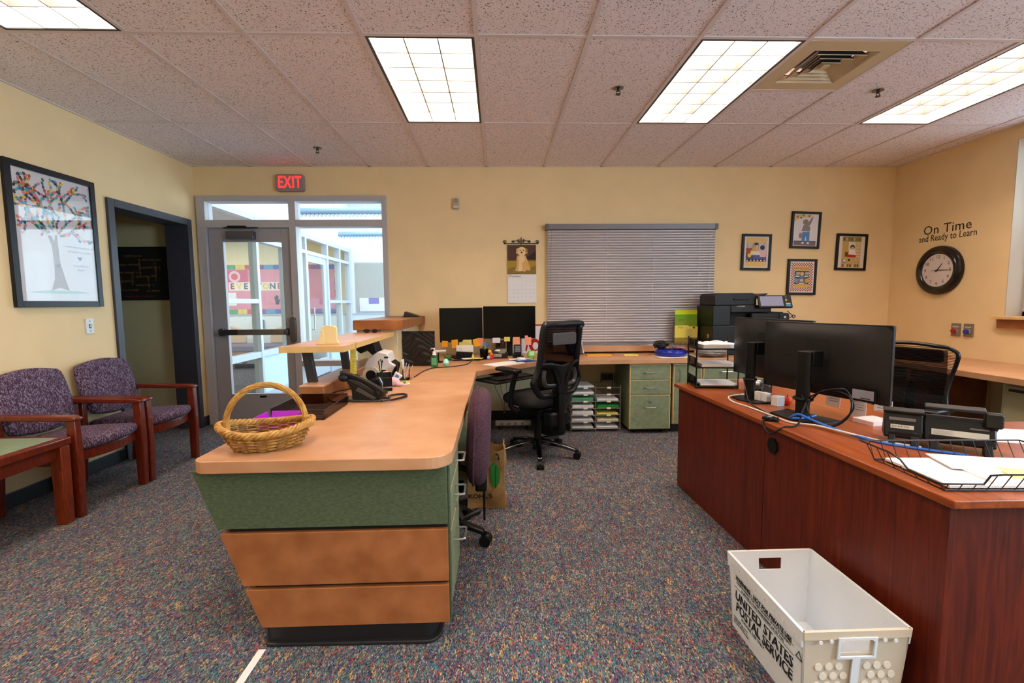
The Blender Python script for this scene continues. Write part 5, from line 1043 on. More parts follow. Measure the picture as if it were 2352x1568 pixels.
MB().prism(rrect(-.031,-.022,.031,.022,.012), 0, .095).build('bottle', mat('green_gel', (60,140,90), .15, trans=.5), sa, bevel=.004); MB().prism(rrect(-.0315,-.0225,.0315,.0225,.012), .095, .105).build('shoulder', glassmat('clear_bottle', (.8,.9,.85,1)), sa); MB().lathe([(.018,.105),(.014,.115),(.014,.135),(.006,.137),(.006,.155),(.010,.156),(.010,.165)], n=14).build('pump', WHITEP, sa); MB().tube([(0,0,.162),(-.02,-.01,.162),(-.028,-.013,.155)], .004, 6).build('nozzle', WHITEP, sa); MB().box(-.022,-.0229,.02,.022,-.0225,.08).build('label_print', mat('label_green',(90,160,110),.5), sa)
cb = thing('counter_cable', 'thin black cable curving across the counter past the sanitizer', 'cable', (0,0,0)); MB().tube(bez([(-.62,3.42,ZT+.004),(-.60,3.70,ZT+.004),(-.54,3.90,ZT+.004),(-.40,3.96,ZT+.004),(-.28,4.10,ZT+.004),(-.25,4.35,ZT+.004),(-.30,4.6,ZT+.004)]), .0035, 6).build('cord', BLACK, cb)
# dark tent card on the end cabinet and a paper clipped to its side
tc = thing('tent_card', 'dark angled tablet stand on top of the brown end cabinet', 'stand', (-.87, 4.62, 1.15)); MB().prism([(-.05,0),(.10,0),(.10,.01),(-.035,.055)], -.06, .06, 'y').build('wedge', mat('dark_brown_plastic',(50,40,34),.5), tc, bevel=.003); MB().box(-.06,-.07,0,.11,.07,.004).build('stand_foot', BLACK, tc)
paper_thing('hanging_paper', 'lavender printed paper tucked on the side of the cream end cabinet', 'paper', [('sheet', mat('lavender_paper',(226,226,244),.8), (0,-.08,-.0), (.002,.08,.165), Matrix.Rotation(-.12,4,'X'))], (-.832, 4.15, .90))
# ---------------------------------------------------------------- the two counter monitors and clutter
SCR = mat('black_screen', (5,5,7), .25, spec=.2); BEZ = mat('black_bezel', (12,12,13), .45, spec=.3)
def monitor(label, loc, rz, w_, h_, zb, group, pole_y=.07, base=(.12,.09), back=True):
    """screen faces local -y; zb = height of the lower edge above the surface"""
    r = thing('monitor', label, 'monitor', loc, rz, group)
    MB().prism(rrect(-w_/2, zb, w_/2, zb+h_, .006, 3), -.012, .006, 'y').build('bezel', BEZ, r, bevel=.002); MB().box(-w_/2+.007, -.0135, zb+.012, w_/2-.007, -.012, zb+h_-.007).build('screen', SCR, r)
    def bf(u, v):
        x = (u-.5)*w_*.99; z = zb+.005+(h_-.01)*v; e = min(1, 5*min(u, 1-u))*min(1, 4*min(v, 1-v)); return (x, .006+.026*(1-(1-e)**2), z)
    MB().grid(bf, 24, 16, .004, (0,-1,0)).build('back_shell', mat('charcoal_shell', (24,23,25), .42, spec=.4), r)
    MB().box(-.035, .03, zb+h_*.42, .035, pole_y-.012, zb+h_*.42+.07).build('mount', BLACK, r, bevel=.004)
    MB().prism(rrect(-.032, pole_y-.014, .032, pole_y+.016, .013), .008, zb+h_*.62).build('pole', BLACK, r, bevel=.003)
    MB().prism([(-base[0], -.085+pole_y), (base[0], -.085+pole_y), (base[0]*.9, base[1]+pole_y), (0, base[1]+.03+pole_y), (-base[0]*.9, base[1]+pole_y)], 0, .009).build('base', BLACK, r, bevel=.002)
    return r
monitor('left of the two black monitors facing out on the back counter', (-.365, 4.70, ZT), math.radians(12), .437, .345, .155, 'counter monitors', base=(.10,.06))
monitor('right, wider of the two black monitors facing out on the back counter', (.125, 4.75, ZT), math.radians(-2), .535, .333, .18, 'counter monitors', base=(.11,.06))
def note(label, x, z, c, y=4.69, wd=.045, hh=.045, tilt=0., lines=2, rz=0.):
    wd *= 1.3; hh *= 1.3; n_ = thing('sticky_note', label, 'sticky note', (x, y, z), rz, 'sticky notes'); n_.rotation_euler = (0, tilt, rz)
    MB().grid(lambda u, v: ((u-.5)*wd, -.006*(1-v)**2, (v-1)*hh), 4, 5, .0006, (0,1,0)).build('sheet', mat('note_%d_%d_%d' % c, c, .8), n_)
    for k in range(lines): MB().box(-wd*.35, -.0032-.001*k, -hh*(.3+.2*k)-.0008, wd*.30, -.0028-.001*k, -hh*(.3+.2*k)).build('ink_line', INKG, n_)
note('orange sticky note on the far left under the left counter monitor', -.525, .905, (250,170,20), 4.645, tilt=.08)
note('orange sticky note second from the left under the left counter monitor', -.432, .915, (250,172,22), 4.665, .05, .065, tilt=-.08)
note('large pale yellow handwritten note below the middle of the left counter monitor', -.325, .912, (232,216,112), 4.69, .098, .062, lines=3)
note('tilted orange sticky note near the right corner of the left counter monitor', -.225, .918, (250,170,24), 4.70, .045, .06, tilt=-.3)
note('pink sticky note at the right corner of the left counter monitor', -.172, .926, (240,150,110), 4.72, .042, .068, tilt=.05)
note('small white printed card below the right counter monitor', -.01, .925, (226,220,226), 4.73, .06, .04, lines=3)
note('small yellow sticky note below the middle of the right counter monitor', .10, .932, (236,220,110), 4.73, .045, .034)
note('pink sticky note below the right part of the right counter monitor', .195, .93, (246,160,120), 4.73, .052, .064)
note('pink sticky note beside the black mesh chair at the right monitor edge', .315, .945, (246,160,120), 4.73, .05, .075)
# index-card box and other small things
cx = thing('card_box', 'black card box holding white cards under the left counter monitor', 'card box', (-.325, 4.56, ZT), .04); cx.scale = (1.15, 1, 1.15); MB().prism([(-.075,0),(.075,0),(.07,.055),(-.07,.065)], -.03, .045, 'y').build('box', BLACK, cx, bevel=.004)
MB().box(-.07,-.012,.05,.005,-.010,.115, Matrix.Rotation(-.1,4,'X')).build('card', PAPER, cx); MB().box(-.01,-.006,.05,.075,-.004,.115, Matrix.Rotation(-.1,4,'X')).build('card', PAPER, cx); MB().tube([(-.035+.008*math.cos(2*PI*k/10),-.018,.085+.012*math.sin(2*PI*k/10)) for k in range(10)], .001, 4, closed=True).build('card_print', INKG, cx)
cup('pen cup full of scissors and coloured pens in front of the counter monitors', -.132, 4.50, .042, .10, [((50,70,190),.13),((40,160,150),.14),((30,30,34),.12),((230,220,60),.10),((70,100,200),.13),((30,30,30),.12),((90,170,70),.12),((50,60,160),.14)], 9)
sci = thing('scissors', 'scissors with teal looped handles standing in the mesh pen cup', 'scissors', (-.115, 4.50, ZT))
for s, c in ((-1, (40,160,170)), (1, (50,80,190))): MB().tube([(s*.016+.012*math.cos(2*PI*k/14), 0, .145+.017*math.sin(2*PI*k/14)) for k in range(14)], .0045, 6, closed=True).build('finger_loop', mat('loop_%d' % s, c, .4), sci); MB().box(-.004, -.001+s*.001, .01, .004, .001+s*.001, .13).build('blade', CHROME, sci)
ap = thing('toy_apple', 'green wooden apple beside the sanitizer below the left counter monitor', 'apple', (-.48, 4.43, ZT)); APL = mat('green_apple', (50,130,60), .35)
def apple(par, r_, m_, stem): MB().lathe([(.002,.08*r_),(.35*r_,0),(.75*r_,.25*r_),(1.0*r_,.9*r_),(.92*r_,1.4*r_),(.6*r_,1.72*r_),(.25*r_,1.7*r_),(.02*r_,1.5*r_)], n=24).build('fruit', m_, par, ang=80); MB().tube([(0,0,1.5*r_),(.05*r_,0,1.85*r_),(.15*r_,0,2.1*r_)], .08*r_, 6).build('stem', stem, par)
apple(ap, .031, APL, INK)
eg = thing('plastic_egg', 'pale mint green plastic egg on the counter in front of the green apple', 'egg', (-.45, 4.02, ZT)); MB().lathe([(.001,0),(.016,.004),(.026,.018),(.0285,.03)], n=20).build('lower_half', mat('mint_plastic',(150,220,196),.3), eg, ang=80); MB().lathe([(.0285,.03),(.026,.044),(.018,.058),(.008,.066),(.001,.068)], n=20).build('upper_half', mat('mint_plastic2',(170,230,208),.3), eg, ang=80)
hb = thing('small_clock', 'tiny white stand with black foot beside the black display board', 'stand', (-.55, 4.30, ZT)); MB().lathe([(.045,0),(.045,.008),(.008,.012),(.006,.09),(.05,.095),(.05,.098)], n=20).build('stand', BLACK, hb); MB().box(-.05,-.05,.098,.06,.06,.104, RZ(.3)).build('papers', PAPER, hb); MB().box(-.05,-.05,.106,.07,.05,.110, RZ(.1)).build('papers', PAPER, hb)
hub = thing('cable_tangle', 'black cables tangled on the counter under the left monitor', 'cables', (-.35, 4.42, ZT)); hub['kind'] = 'stuff'; del hub['category']
m_ = MB()
for q in range(6):
    r3 = random.Random(q+20); m_.tube(bez([(r3.uniform(-.12,.20), r3.uniform(-.10,.18), .004+.002*q) for _ in range(6)]), .003, 5)
m_.build('cables', BLACK, hub)
paper_thing('memo_sheets', 'loose white memo sheets on the counter in front of the card box', 'papers', [('sheet', PAPER, (-.10,-.05,.0), (.08,.05,.003), RZ(.2)), ('sheet', PAPERY, (-.02,-.03,.003), (.10,.04,.004), RZ(-.3))], (-.24, 4.44, ZT+.014), .1, 'papers')
pf = thing('party_favor', 'small yellow paper cone in front of the card box', 'paper cone', (-.235, 4.40, ZT+.018)); MB().lathe([(.014,0),(.012,.02),(.004,.045),(.001,.05)], n=12).build('cone', PAPERY, pf)
for k, (c, dx_, dy_, dz_) in enumerate((((240,200,40),0,0,.075),((245,120,40),.018,-.01,.05),((230,30,80),.02,-.012,.018),((190,210,230),-.012,-.012,.018))):
    po_ = tag(MB().ball((0,0,0), .017, nu=14, nv=10).build('pom_pom', mat('pom_%d' % k, c, .9), loc=(-.075+dx_, 4.47+dy_, ZT+dz_), ang=90), '%s fuzzy ball in the small cluster beside the mesh pen cup' % ['yellow', 'orange', 'hot pink', 'pale blue'][k], 'pom pom', 'coloured fuzzy balls')
tp2 = thing('tape_dispenser', 'black and chrome tape dispenser in front of the right counter monitor', 'tape dispenser', (.01, 4.56, ZT)); MB().prism([(-.075,0),(.09,0),(.095,.06),(.07,.065),(.06,.03),(.0,.05),(-.05,.07),(-.075,.04)], -.03, .03, 'y').build('body', BLACKS, tp2, bevel=.008); MB().box(-.05,-.032,.015,.03,-.030,.045).build('chrome_side', CHROME, tp2, bevel=.004); MB().ball((-.01,0,.075), .028, .02, .012).build('tape_top', WHITEP, tp2)
hp = thing('headset_dock', 'black telephone charging dock below the right counter monitor', 'dock', (.20, 4.60, ZT)); MB().box(-.035,-.03,.012,.035,.03,.13).build('dock_back', BLACKS, hp, bevel=.01)
MB().box(-.05,-.05,0,.06,.05,.014).build('dock_base', BLACK, hp, bevel=.004)
for k in range(5): MB().box(-.028,-.0315,.06+.012*k,.028,-.030,.067+.012*k).build('dock_rib', INKG, hp)
gc = thing('toy_apple', 'bright lime green apple ornament with a pale tag near the black chair', 'apple', (.335, 4.50, ZT)); apple(gc, .045, mat('lime_green',(140,200,40),.35), INK); MB().box(-.026,-.047,.035,.02,-.044,.075).build('tag_note', mat('pale_aqua',(190,226,206),.7), gc)
paper_thing('wall_poster', 'white poster with red letters leaning on the wall behind the right monitor', 'poster', [('sheet', PAPER, (-.11,0,0), (.14,.004,.31), None), ('red_print', RED, (-.11,-.001,.295), (.14,0,.312), None)], (.37, 4.97, ZT), 0)
pst = bpy.data.objects['wall_poster']
MB().prism([(-.07,.03),(-.055,.02),(-.045,.06),(-.035,.11),(-.06,.085)], -.002, 0, 'y').build('red_print', RED, pst); MB().prism(disc(.03,.09,.06,.07,24), -.002, 0, 'y').build('red_print', RED, pst); MB().prism(disc(.04,.08,.03,.04,20), -.003, -.002, 'y').build('white_print', PAPER, pst)
ot = thing('wall_outlet', 'dark steel outlet plate with plugs on the wall behind the right monitor', 'outlet', (.035, D-.001, .83)); MB().box(-.055,-.006,-.045,.055,0,.045).build('plate', mat('dark_steel',(96,84,76),.4,metal=.6), ot); MB().box(-.035,-.035,-.02,-.005,-.006,.015).build('plug', BLACK, ot); MB().box(.01,-.03,.0,.035,-.006,.03).build('plug', RED, ot); MB().tube(bez([(-.02,-.035,0),(-.06,-.10,-.04),(-.14,-.2,-.08),(-.18,-.3,-.092)]), .0035, 6).build('plug_cord', BLACK, ot)
paper_thing('white_folder', 'long white sheet lying on the diagonal corner of the counter', 'paper', [('sheet', PAPER, (-.17,-.10,0), (.17,.09,.006), None)], (.055, 4.12, ZT), .74, 'papers')
bkp = thing('mouse_pad', 'blue mouse pad with gel rest on the corner counter', 'mouse pad', (.24, 4.30, ZT), .5); MB().prism(rrect(-.12,-.09,.12,.09,.02), 0, .004).build('pad', mat('blue_pad',(40,80,140),.6), bkp); MB().ball((-.03,-.07,.0105), .09, .028, .010).build('gel_rest', mat('blue_gel',(24,60,130),.3), bkp)
mo = thing('computer_mouse', 'white computer mouse on the blue mouse pad', 'mouse', (.22, 4.27, ZT+.004), .7); cushion(disc(0,0,.032,.055,20), .038, 'shell', WHITEP, mo, Matrix.Translation((0,0,.017))); MB().cyl((-.003,.022,.034),(.003,.022,.034),.006,n=10).build('wheel', INKG, mo)
paper_thing('paper_strip', 'pale notes with a yellow tab in front of the right monitor', 'papers', [('sheet', PAPER, (-.10,-.03,0), (.13,.05,.002), None), ('yellow_tab', PAPERY, (-.02,-.03,.002), (.05,.03,.003), None)], (.21, 4.45, ZT), 0, 'papers')
paper_thing('gold_folder', 'mustard yellow folder edge under the right monitor base', 'folder', [('sheet', mat('mustard_folder',(232,170,30),.7), (-.06,-.04,0), (.06,.04,.002), None)], (.10, 4.60, ZT))
kt = thing('keyboard_tray', 'black pull-out keyboard tray under the diagonal corner of the counter', 'keyboard tray', (.08, 3.92, .635), math.radians(43)); MB().box(-.27,-.16,0,.27,.12,.016).build('tray', BLACKS, kt, bevel=.006); MB().box(-.2,-.12,.016,.2,.03,.028).build('keyboard', BLACK, kt, bevel=.004); MB().box(-.04,.0,.016,.04,.2,.054).build('slide_arm', BLACK, kt)
for r_ in range(4):
    for c_ in range(12): pass
fr = thing('power_strip', 'pale power strip on a shelf bar under the counter behind the black chair', 'power strip', (.15, 4.62, 0)); MB().box(-.18,-.03,.04,.18,.03,.085).build('strip', mat('beige_plastic',(196,188,170),.5), fr, bevel=.008); MB().box(-.15,-.025,0,-.13,.025,.04).build('bracket', BLACK, fr); MB().box(.13,-.025,0,.15,.025,.04).build('bracket', BLACK, fr)
for k in range(4): MB().box(-.13+.07*k,-.032,.05,-.10+.07*k,-.03,.075).build('socket', INKG, fr)
uc = thing('plug_cluster', 'white plugs and cords under the counter edge behind the black chair', 'cables', (.06, 4.9, .55)); 
for k in range(4): MB().box(-.10+.06*k,-.02,0,-.07+.06*k,.01,.03).build('plug', WHITEP, uc); MB().tube(bez([(-.085+.06*k,-.01,0),(-.09+.06*k,-.05,-.15),(-.02+.03*k,-.03,-.32),(.0,.0,-.47)]), .003, 5).build('plug_cord', mat('grey_cord',(110,106,104),.6), uc)
MB().box(-.16, .01, -.02, .16, .10, .05).build('mounting_rail', WHITEP, uc)
# black executive phone at the window, yellow pads, sorter rack
dp = thing('desk_phone', 'black and silver desk phone with blue display on the counter below the blind', 'phone', (.79, 4.72, ZT), .05)
Mt = Matrix.Translation((0,0,.058)) @ Matrix.Rotation(math.radians(52), 4, 'X')
MB().box(-.09,-.06,0,.09,.085,.022, Mt).build('body', BLACKS, dp, bevel=.006); 
for s in (-1, 1): MB().box(s*.086-.008,-.06,.0,s*.086+.008,.085,.026, Mt).build('silver_side', mat('silver_trim',(150,146,146),.35,metal=.5), dp, bevel=.003)
MB().box(-.045,.0,.0225,.035,.07,.0235, Mt).build('display', mat('blue_display',(30,44,110),.2), dp); MB().tube([Mt @ Vector(p) for p in ((-.07,-.05,.04),(-.07,.0,.05),(-.07,.07,.04))], .016, 8).build('handset', BLACK, dp); MB().box(-.06,.0,0,.06,.07,.02).build('foot', BLACK, dp)
MB().tube([(-.02,.07,.12),(-.02,.085,.20),(-.03,.09,.28)], .004, 6).build('antenna', ALU2, dp)
paper_thing('yellow_pad', 'orange yellow pad lying on the back counter next to the desk phone', 'note pad', [('pad', mat('amber_pad',(238,170,40),.7), (-.13,-.05,0), (.12,.05,.012), None)], (1.04, 4.68, ZT), .03)
paper_thing('yellow_pad', 'small pale yellow note pad in the middle of the back counter', 'note pad', [('pad', PAPERY, (-.07,-.04,0), (.07,.04,.01), None)], (1.36, 4.66, ZT), -.02)
paper_thing('sill_paper', 'small printed paper lying on the window ledge', 'paper', [('sheet', PAPER, (-.09,-.05,0), (.09,.05,.002), None)], (1.72, 4.92, .8155), -.1, 'papers')
WIRE = mat('grey_wire', (128,124,122), .4, metal=.6)
so = thing('paper_sorter', 'two-column wire paper sorter with labels on the floor under the back counter', 'sorter', (.958, 4.45, 0))
for x in (-.245, 0, .245):
    for y_ in (0, .32): MB().cyl((x, y_, 0), (x, y_, .47 if x else .455), .005, n=8).build('upright', WIRE, so)
for k in range(7):
    z = .035+.068*k
    m_ = MB()
    for y_ in (0, .32): m_.cyl((-.245, y_, z), (.245, y_, z), .0035, n=6)
    for i in range(15): m_.cyl((-.235+.0336*i, 0, z), (-.235+.0336*i, .32, z), .0016, n=4)
    o = m_.build('wire_shelf', WIRE, so); o['kind'] = 'stuff'
    if k < 6:
        for x in (-.10, .13): MB().box(x-.02, -.006, z+.06, x+.02, -.004, z+.078).build('label_card', mat('ivory_label',(226,214,190),.7), so)
for sx in (-.245, .245):
    m_ = MB()
    for i in range(9): m_.cyl((sx, .035*i+.02, .03), (sx, .035*i+.02, .455), .0016, n=4)
    o = m_.build('wire_side', WIRE, so); o['kind'] = 'stuff'
names = ['bottom', 'second', 'third', 'fourth', 'fifth', 'sixth', 'top']
stacks = [(0,0,PAPER,.012),(1,0,PAPER,.014),(0,1,PAPER,.02),(1,1,mat('ivory_paper',(226,214,180),.8),.02),(0,2,PAPER,.03),(1,2,PAPERY,.012),(0,3,PAPER,.024),(1,3,mat('bright_green_paper',(20,140,50),.8),.024),(0,4,mat('pale_green_stock',(96,160,116),.8),.03),(1,4,PAPER,.016),(0,5,PAPER,.02),(0,6,PAPER,.012)]
cn = {id(PAPER): 'white', id(PAPERY): 'yellow'}
for cidx, k, m_, th in stacks:
    c_ = {'ivory_paper': 'ivory', 'bright_green_paper': 'bright green', 'pale_green_stock': 'pale green', 'white_paper': 'white', 'yellow_paper': 'yellow'}[m_.name]
    s_ = thing('paper_stack', '%s paper stack on the %s shelf of the sorter, %s column' % (c_, names[k], 'left' if cidx == 0 else 'right'), 'papers', (.958-.122+.245*cidx, 4.60, .0395+.068*k), random.uniform(-.04, .04), 'papers in the wire sorter')
    MB().box(-.105, -.14, 0, .105, .14, th*.6).build('ream', m_, s_); MB().box(-.10, -.145, th*.6, .104, .135, th).build('top_sheets', m_ if m_ != mat('bright_green_paper',(0,0,0)) else m_, s_)
tn = thing('wire_bookend', 'small black wire rack standing on top of the paper sorter', 'rack', (1.14, 4.72, .447)); MB().tube([(-.07,0,0),(-.07,0,.10),(.07,0,.10),(.07,0,0)], .004, 6).build('loop', BLACK, tn); MB().box(-.06,.0,.02,.06,.05,.085).build('black_case', BLACK, tn)
# blue ring cushion, bags, brochure holder
bl_ = thing('ring_cushion', 'glossy blue inflatable ring on the back counter', 'ring cushion', (1.745, 4.58, ZT)); MB().tube([(.125*math.cos(2*PI*k/40), .10*math.sin(2*PI*k/40), .034) for k in range(40)], .034, 12, closed=True).build('ring', mat('glossy_blue_vinyl',(14,36,150),.15), bl_); 
paper_thing('white_sheet', 'white sheet lying under the blue ring', 'paper', [('sheet', PAPER, (-.2,-.13,0), (.2,.12,.002), None)], (1.78, 4.54, ZT-.0005), .1, 'papers')
PBAG = glassmat('clear_plastic_film', (.82,.80,.80,1), 1.6)
def lump(s, rx, ry, rz_, seed, amp=.14, n=26, v_=18):
    q = random.Random(seed); ph_ = [q.uniform(0, 6) for _ in range(6)]
    def fn(u, v):
        a = 2*PI*u; t = PI*v; k = 1+amp*(math.sin(5*a+ph_[0]+3*t)*.5+math.sin(9*a+ph_[1]-5*t)*.35+math.sin(13*t+ph_[2]+2*a)*.3); return (rx*k*math.sin(t)*math.cos(a), ry*k*math.sin(t)*math.sin(a), rz_*(1-math.cos(t)*k*.98))
    return s.grid(fn, n*2, v_*2)
b1 = thing('plastic_bag', 'clear plastic bag of colourful party beads on top of the blue ring', 'bag', (1.83, 4.60, ZT+.066)); lump(MB(), .10, .07, .032, 3).build('film', PBAG, b1)
for k in range(14):
    q = random.Random(k); c = [(200,40,160),(150,60,190),(240,230,80),(90,190,90),(230,120,60),(70,120,210)][k % 6]; MB().tube([(q.uniform(-.05,.05)+.014*math.cos(2*PI*i/10), q.uniform(-.0,.0)+.014*math.sin(2*PI*i/10)-.03+.004*k, .012+.003*(k % 6)) for i in range(10)], .004, 5, closed=True).build('bead_loop', mat('bead_%d' % (k % 6), c, .4), b1)
b2 = thing('black_bag', 'crumpled black plastic bag behind the blue ring', 'bag', (1.67, 4.66, ZT+.066)); lump(MB(), .075, .06, .042, 5).build('film', mat('black_film',(16,16,18),.25), b2)
b3 = thing('plastic_bag', 'clear grey plastic bag of papers beside the copier', 'bag', (2.10, 4.445, ZT)); lump(MB(), .165, .085, .05, 8, .10).build('film', mat('cloudy_film',(150,140,134),.2, trans=.3), b3)
b3b = thing('paper_stack', 'crumpled white papers lying on the clear plastic bag by the copier', 'papers', (2.12, 4.46, ZT+.108)); MB().grid(lambda u, v: (-.12+.24*u, -.08+.16*v, .012*math.sin(7*u+3*v)+.01*math.sin(9*v)+.02), 14, 12, .01, (0,0,1)).build('sheets', PAPER, b3b)
bh = thing('brochure_holder', 'clear holder with lime green and yellow leaflets in front of the blind', 'brochure holder', (2.016, 4.88, .8155), .0)
MB().box(-.125,-.022,.0,.125,-.020,.08).build('front_wall', PBAG, bh); MB().box(-.125,-.02,0,.125,.03,.004).build('holder_base', PBAG, bh); MB().box(-.128,-.022,0,-.125,.03,.25).build('side_wall', PBAG, bh); MB().box(.125,-.022,0,.128,.03,.25).build('side_wall', PBAG, bh); MB().box(-.125,.026,0,.125,.03,.28).build('back_wall', PBAG, bh)
MB().box(-.115,.010,.02,.125,.013,.375).build('leaflet', mat('lime_paper',(206,226,30),.7), bh); MB().box(-.117,.004,.02,.123,.007,.325).build('leaflet', mat('grass_green_paper',(110,170,20),.7), bh); MB().box(-.12,-.003,.02,.12,.0,.28).build('leaflet', mat('olive_green_paper',(130,160,30),.7), bh)
MB().box(-.122,-.014,.004,.03,-.011,.21, Matrix.Rotation(-.02,4,'Y')).build('leaflet', mat('butter_paper',(240,222,90),.7), bh); MB().box(-.02,-.018,.004,.118,-.016,.20, Matrix.Rotation(.03,4,'Y')).build('leaflet', mat('butter_paper2',(236,214,100),.7), bh)
for k in range(9): MB().box(-.005+.002*(k % 3),-.0192,.06+.013*k,.055+.006*(k % 4),-.0188,.063+.013*k).build('text_line', INKG, bh)
for z in (.30, .285): MB().box(-.09,-.0038,z-.03,-.02,-.0032,z-.027).build('text_line', INK, bh)
text('heading_print', 'PTA', .03, INK, bh, (-.06,-.0150,.185), BACK, ext=.0002); MB().prism(disc(.08,.185,.012,.01), -.0193, -.0189, 'y').build('logo_print', INK, bh)
# ---------------------------------------------------------------- copier on the back counter
cp = thing('copier', 'black office copier with a tilted touch screen on the back counter', 'copier', (2.545, 4.565, ZT)); cp.scale = (1.035, .71, 1.0)
CPB = mat('copier_black', (14,13,14), .4, spec=.35); CPG = mat('copier_dark_grey', (24,23,26), .45, spec=.35)
MB().box(-.375,.0,.0,.36,.53,.30).build('paper_body', CPB, cp, bevel=.01); MB().box(-.375,.0,.30,-.20,.53,.50).build('left_tower', CPB, cp, bevel=.008); MB().box(-.20,.10,.30,.36,.53,.43).build('output_cavity', BLACKM, cp); MB().box(-.20,.0,.43,.20,.53,.50).build('scanner_bed', CPB, cp, bevel=.006)
MB().prism([(-.355,.50),(.06,.50),(.06,.60),(.02,.625),(-.335,.625),(-.355,.60)], .02, .50, 'y').build('document_feeder', CPG, cp, bevel=.008); MB().prism([(.05,.56),(.07,.59),(.13,.61),(.19,.62),(.19,.61),(.10,.57)], .08, .45, 'y').build('feeder_tray', CPG, cp, bevel=.002); MB().box(-.17,.005,.555,-.02,.02,.575).build('feeder_grip', CPB, cp, bevel=.005)
Ms = Matrix.Translation((.215, -.04, .535)) @ Matrix.Rotation(math.radians(-28), 4, 'X')
MB().box(-.165,-.01,-.07,.165,.015,.07, Ms).build('control_panel', CPG, cp, bevel=.008); MB().box(-.145,-.0115,-.052,.075,-.010,.055, Ms).build('touch_screen', mat('grey_lcd',(150,150,176),.15), cp)
for i, c in enumerate(((90,90,90),(60,60,60),(200,210,90),(60,60,60))): MB().box(.10,-.0125,.045-.02*i,.115,-.010,.057-.02*i, Ms).build('panel_key', mat('pk_%d' % i, c, .4), cp)
MB().box(.10,-.0125,-.035,.145,-.010,-.022, Ms).build('panel_key', mat('pk_yellow',(230,180,40),.4), cp); MB().box(.10,-.0125,-.058,.145,-.010,-.040, Ms).build('panel_key', mat('pk_blue',(30,150,200),.4), cp)
MB().box(.0,-.02,.30,.37,.12,.42).build('card_reader_arm', CPB, cp, bevel=.01); MB().box(.27,-.03,.35,.37,-.02,.41).build('usb_panel', CPG, cp, bevel=.004); MB().cyl((.325,-.034,.38),(.325,-.03,.38),.012,n=14).build('button', CHROME, cp)
text('brand_lettering', 'TOSHIBA', .022, mat('white_print',(214,214,214),.5), cp, (.10,-.0215,.312), BACK, ext=.0003); text('model_lettering', 'e-STUDIO', .018, MATS['white_print'], cp, (-.10,-.001,.49), BACK, ext=.0003)
box('trim_line', mat('silver_line',(150,146,150),.4), (.0,-.0215,.298), (.36,-.020,.302), cp); MB().box(-.376,.1,.17,-.375,.16,.21).build('side_latch', CHROME, cp)
for k in range(14): MB().box(-.34,-.001,.03+.012*k,.34,.0,.033+.012*k).build('vent_slit', BLACKM, cp)
MB().tube(bez([(.36,.0,.44),(.40,-.01,.40),(.42,.0,.37),(.44,.0,.385),(.42,.0,.40),(.40,.0,.38),(.37,.0,.37)]), .004, 6).build('loose_cord', BLACK, cp)
# ---------------------------------------------------------------- things on the cherry desk
lt = thing('letter_tray', 'three-tier black mesh letter tray at the far corner of the cherry desk', 'letter tray', (1.425, 3.0, ZD), math.radians(-8)); LX = .13
MESH = glassmat('black_wire_mesh', (.30,.28,.28,1), .4)
for sy in (-1, 1):
    for sx in (-1, 1): MB().cyl((sx*LX, sy*.10, 0), (sx*LX, sy*.10, .325), .005, n=8).build('post', BLACK, lt)
for k, z in enumerate((.012, .135, .255)):
    MB().box(-LX,-.10,z,LX,.10,z+.003).build('tier_floor', MESH, lt); MB().tube([(-LX,-.10,z),(LX,-.10,z),(LX,.10,z),(-LX,.10,z)], .0045, 6, closed=True).build('tier_rim', BLACK, lt)
    MB().box(-(LX+.002),-.10,z+.005,-LX,.10,z+.055).build('tier_end', MESH, lt); MB().tube([(-LX,-.10,z+.06),(-LX,.10,z+.06)], .0045, 6).build('end_rail', BLACK, lt); MB().tube([(-LX,-.097,z+.048),(-LX,.097,z+.048)], .003, 6).build('end_rail', BLACK, lt)
    for y_ in (-.06, .07): MB().box(-LX-.005, y_-.015, z+.02, -LX+.002, y_+.015, z+.06).build('stack_tab', BLACK, lt)
    s_ = thing('paper_stack', 'white papers on the %s tier of the black mesh letter tray' % ['bottom', 'middle', 'top'][k], 'papers', (1.435, 3.0, ZD+z+.005), math.radians(-8+3*k), 'papers in the letter tray')
    if k == 0: MB().box(-.11,-.093,0,.11,.09,.004).build('yellow_sheet', mat('neon_yellow_sheet',(226,226,40),.7), s_)
    MB().box(-.11,-.095,.004 if k == 0 else 0,.12,.09,.012+.006*k).build('sheets', PAPER, s_)
    if k == 2: MB().box(-.09,-.08,.024,.11,.08,.027, RZ(.15)).build('loose_sheet', PAPER, s_)
# desk monitors seen from behind
m1 = monitor('left desk monitor seen from behind, partly hidden by the nearer one', (1.55, 2.575, ZD), math.radians(98), .61, .345, .115, 'desk monitors', pole_y=.115, base=(.13,.05))
m2 = monitor('large right desk monitor seen from behind in the foreground', (1.565, 2.175, ZD), math.radians(110.5), .61, .345, .108, 'desk monitors', pole_y=.115, base=(.14,.06))
def sticker(par, x, z, y, wd, hh):
    b = MB().box(x-wd/2-.008, y, z-hh/2-.004, x+wd/2+.003, y+.0008, z+hh/2+.004).build('sticker_backing', BLACK, par); MB().box(x-wd/2, y+.0008, z-hh/2, x+wd/2, y+.0016, z+hh/2).build('spec_sticker', mat('grey_label',(150,150,164),.5), par)
    for k in range(5): MB().box(x-wd*.42, y+.0016, z+hh*.32-k*hh*.13, x+wd*(.1+.06*(k % 3)), y+.002, z+hh*.35-k*hh*.13).build('label_text', INKG, par)
    MB().box(x-wd*.35, y+.0016, z-hh*.42, x+wd*.1, y+.002, z-hh*.32).build('barcode', INK, par)
sticker(m2, -.215, .145, .0325, .088, .042); sticker(m1, -.19, .15, .0325, .05, .04)
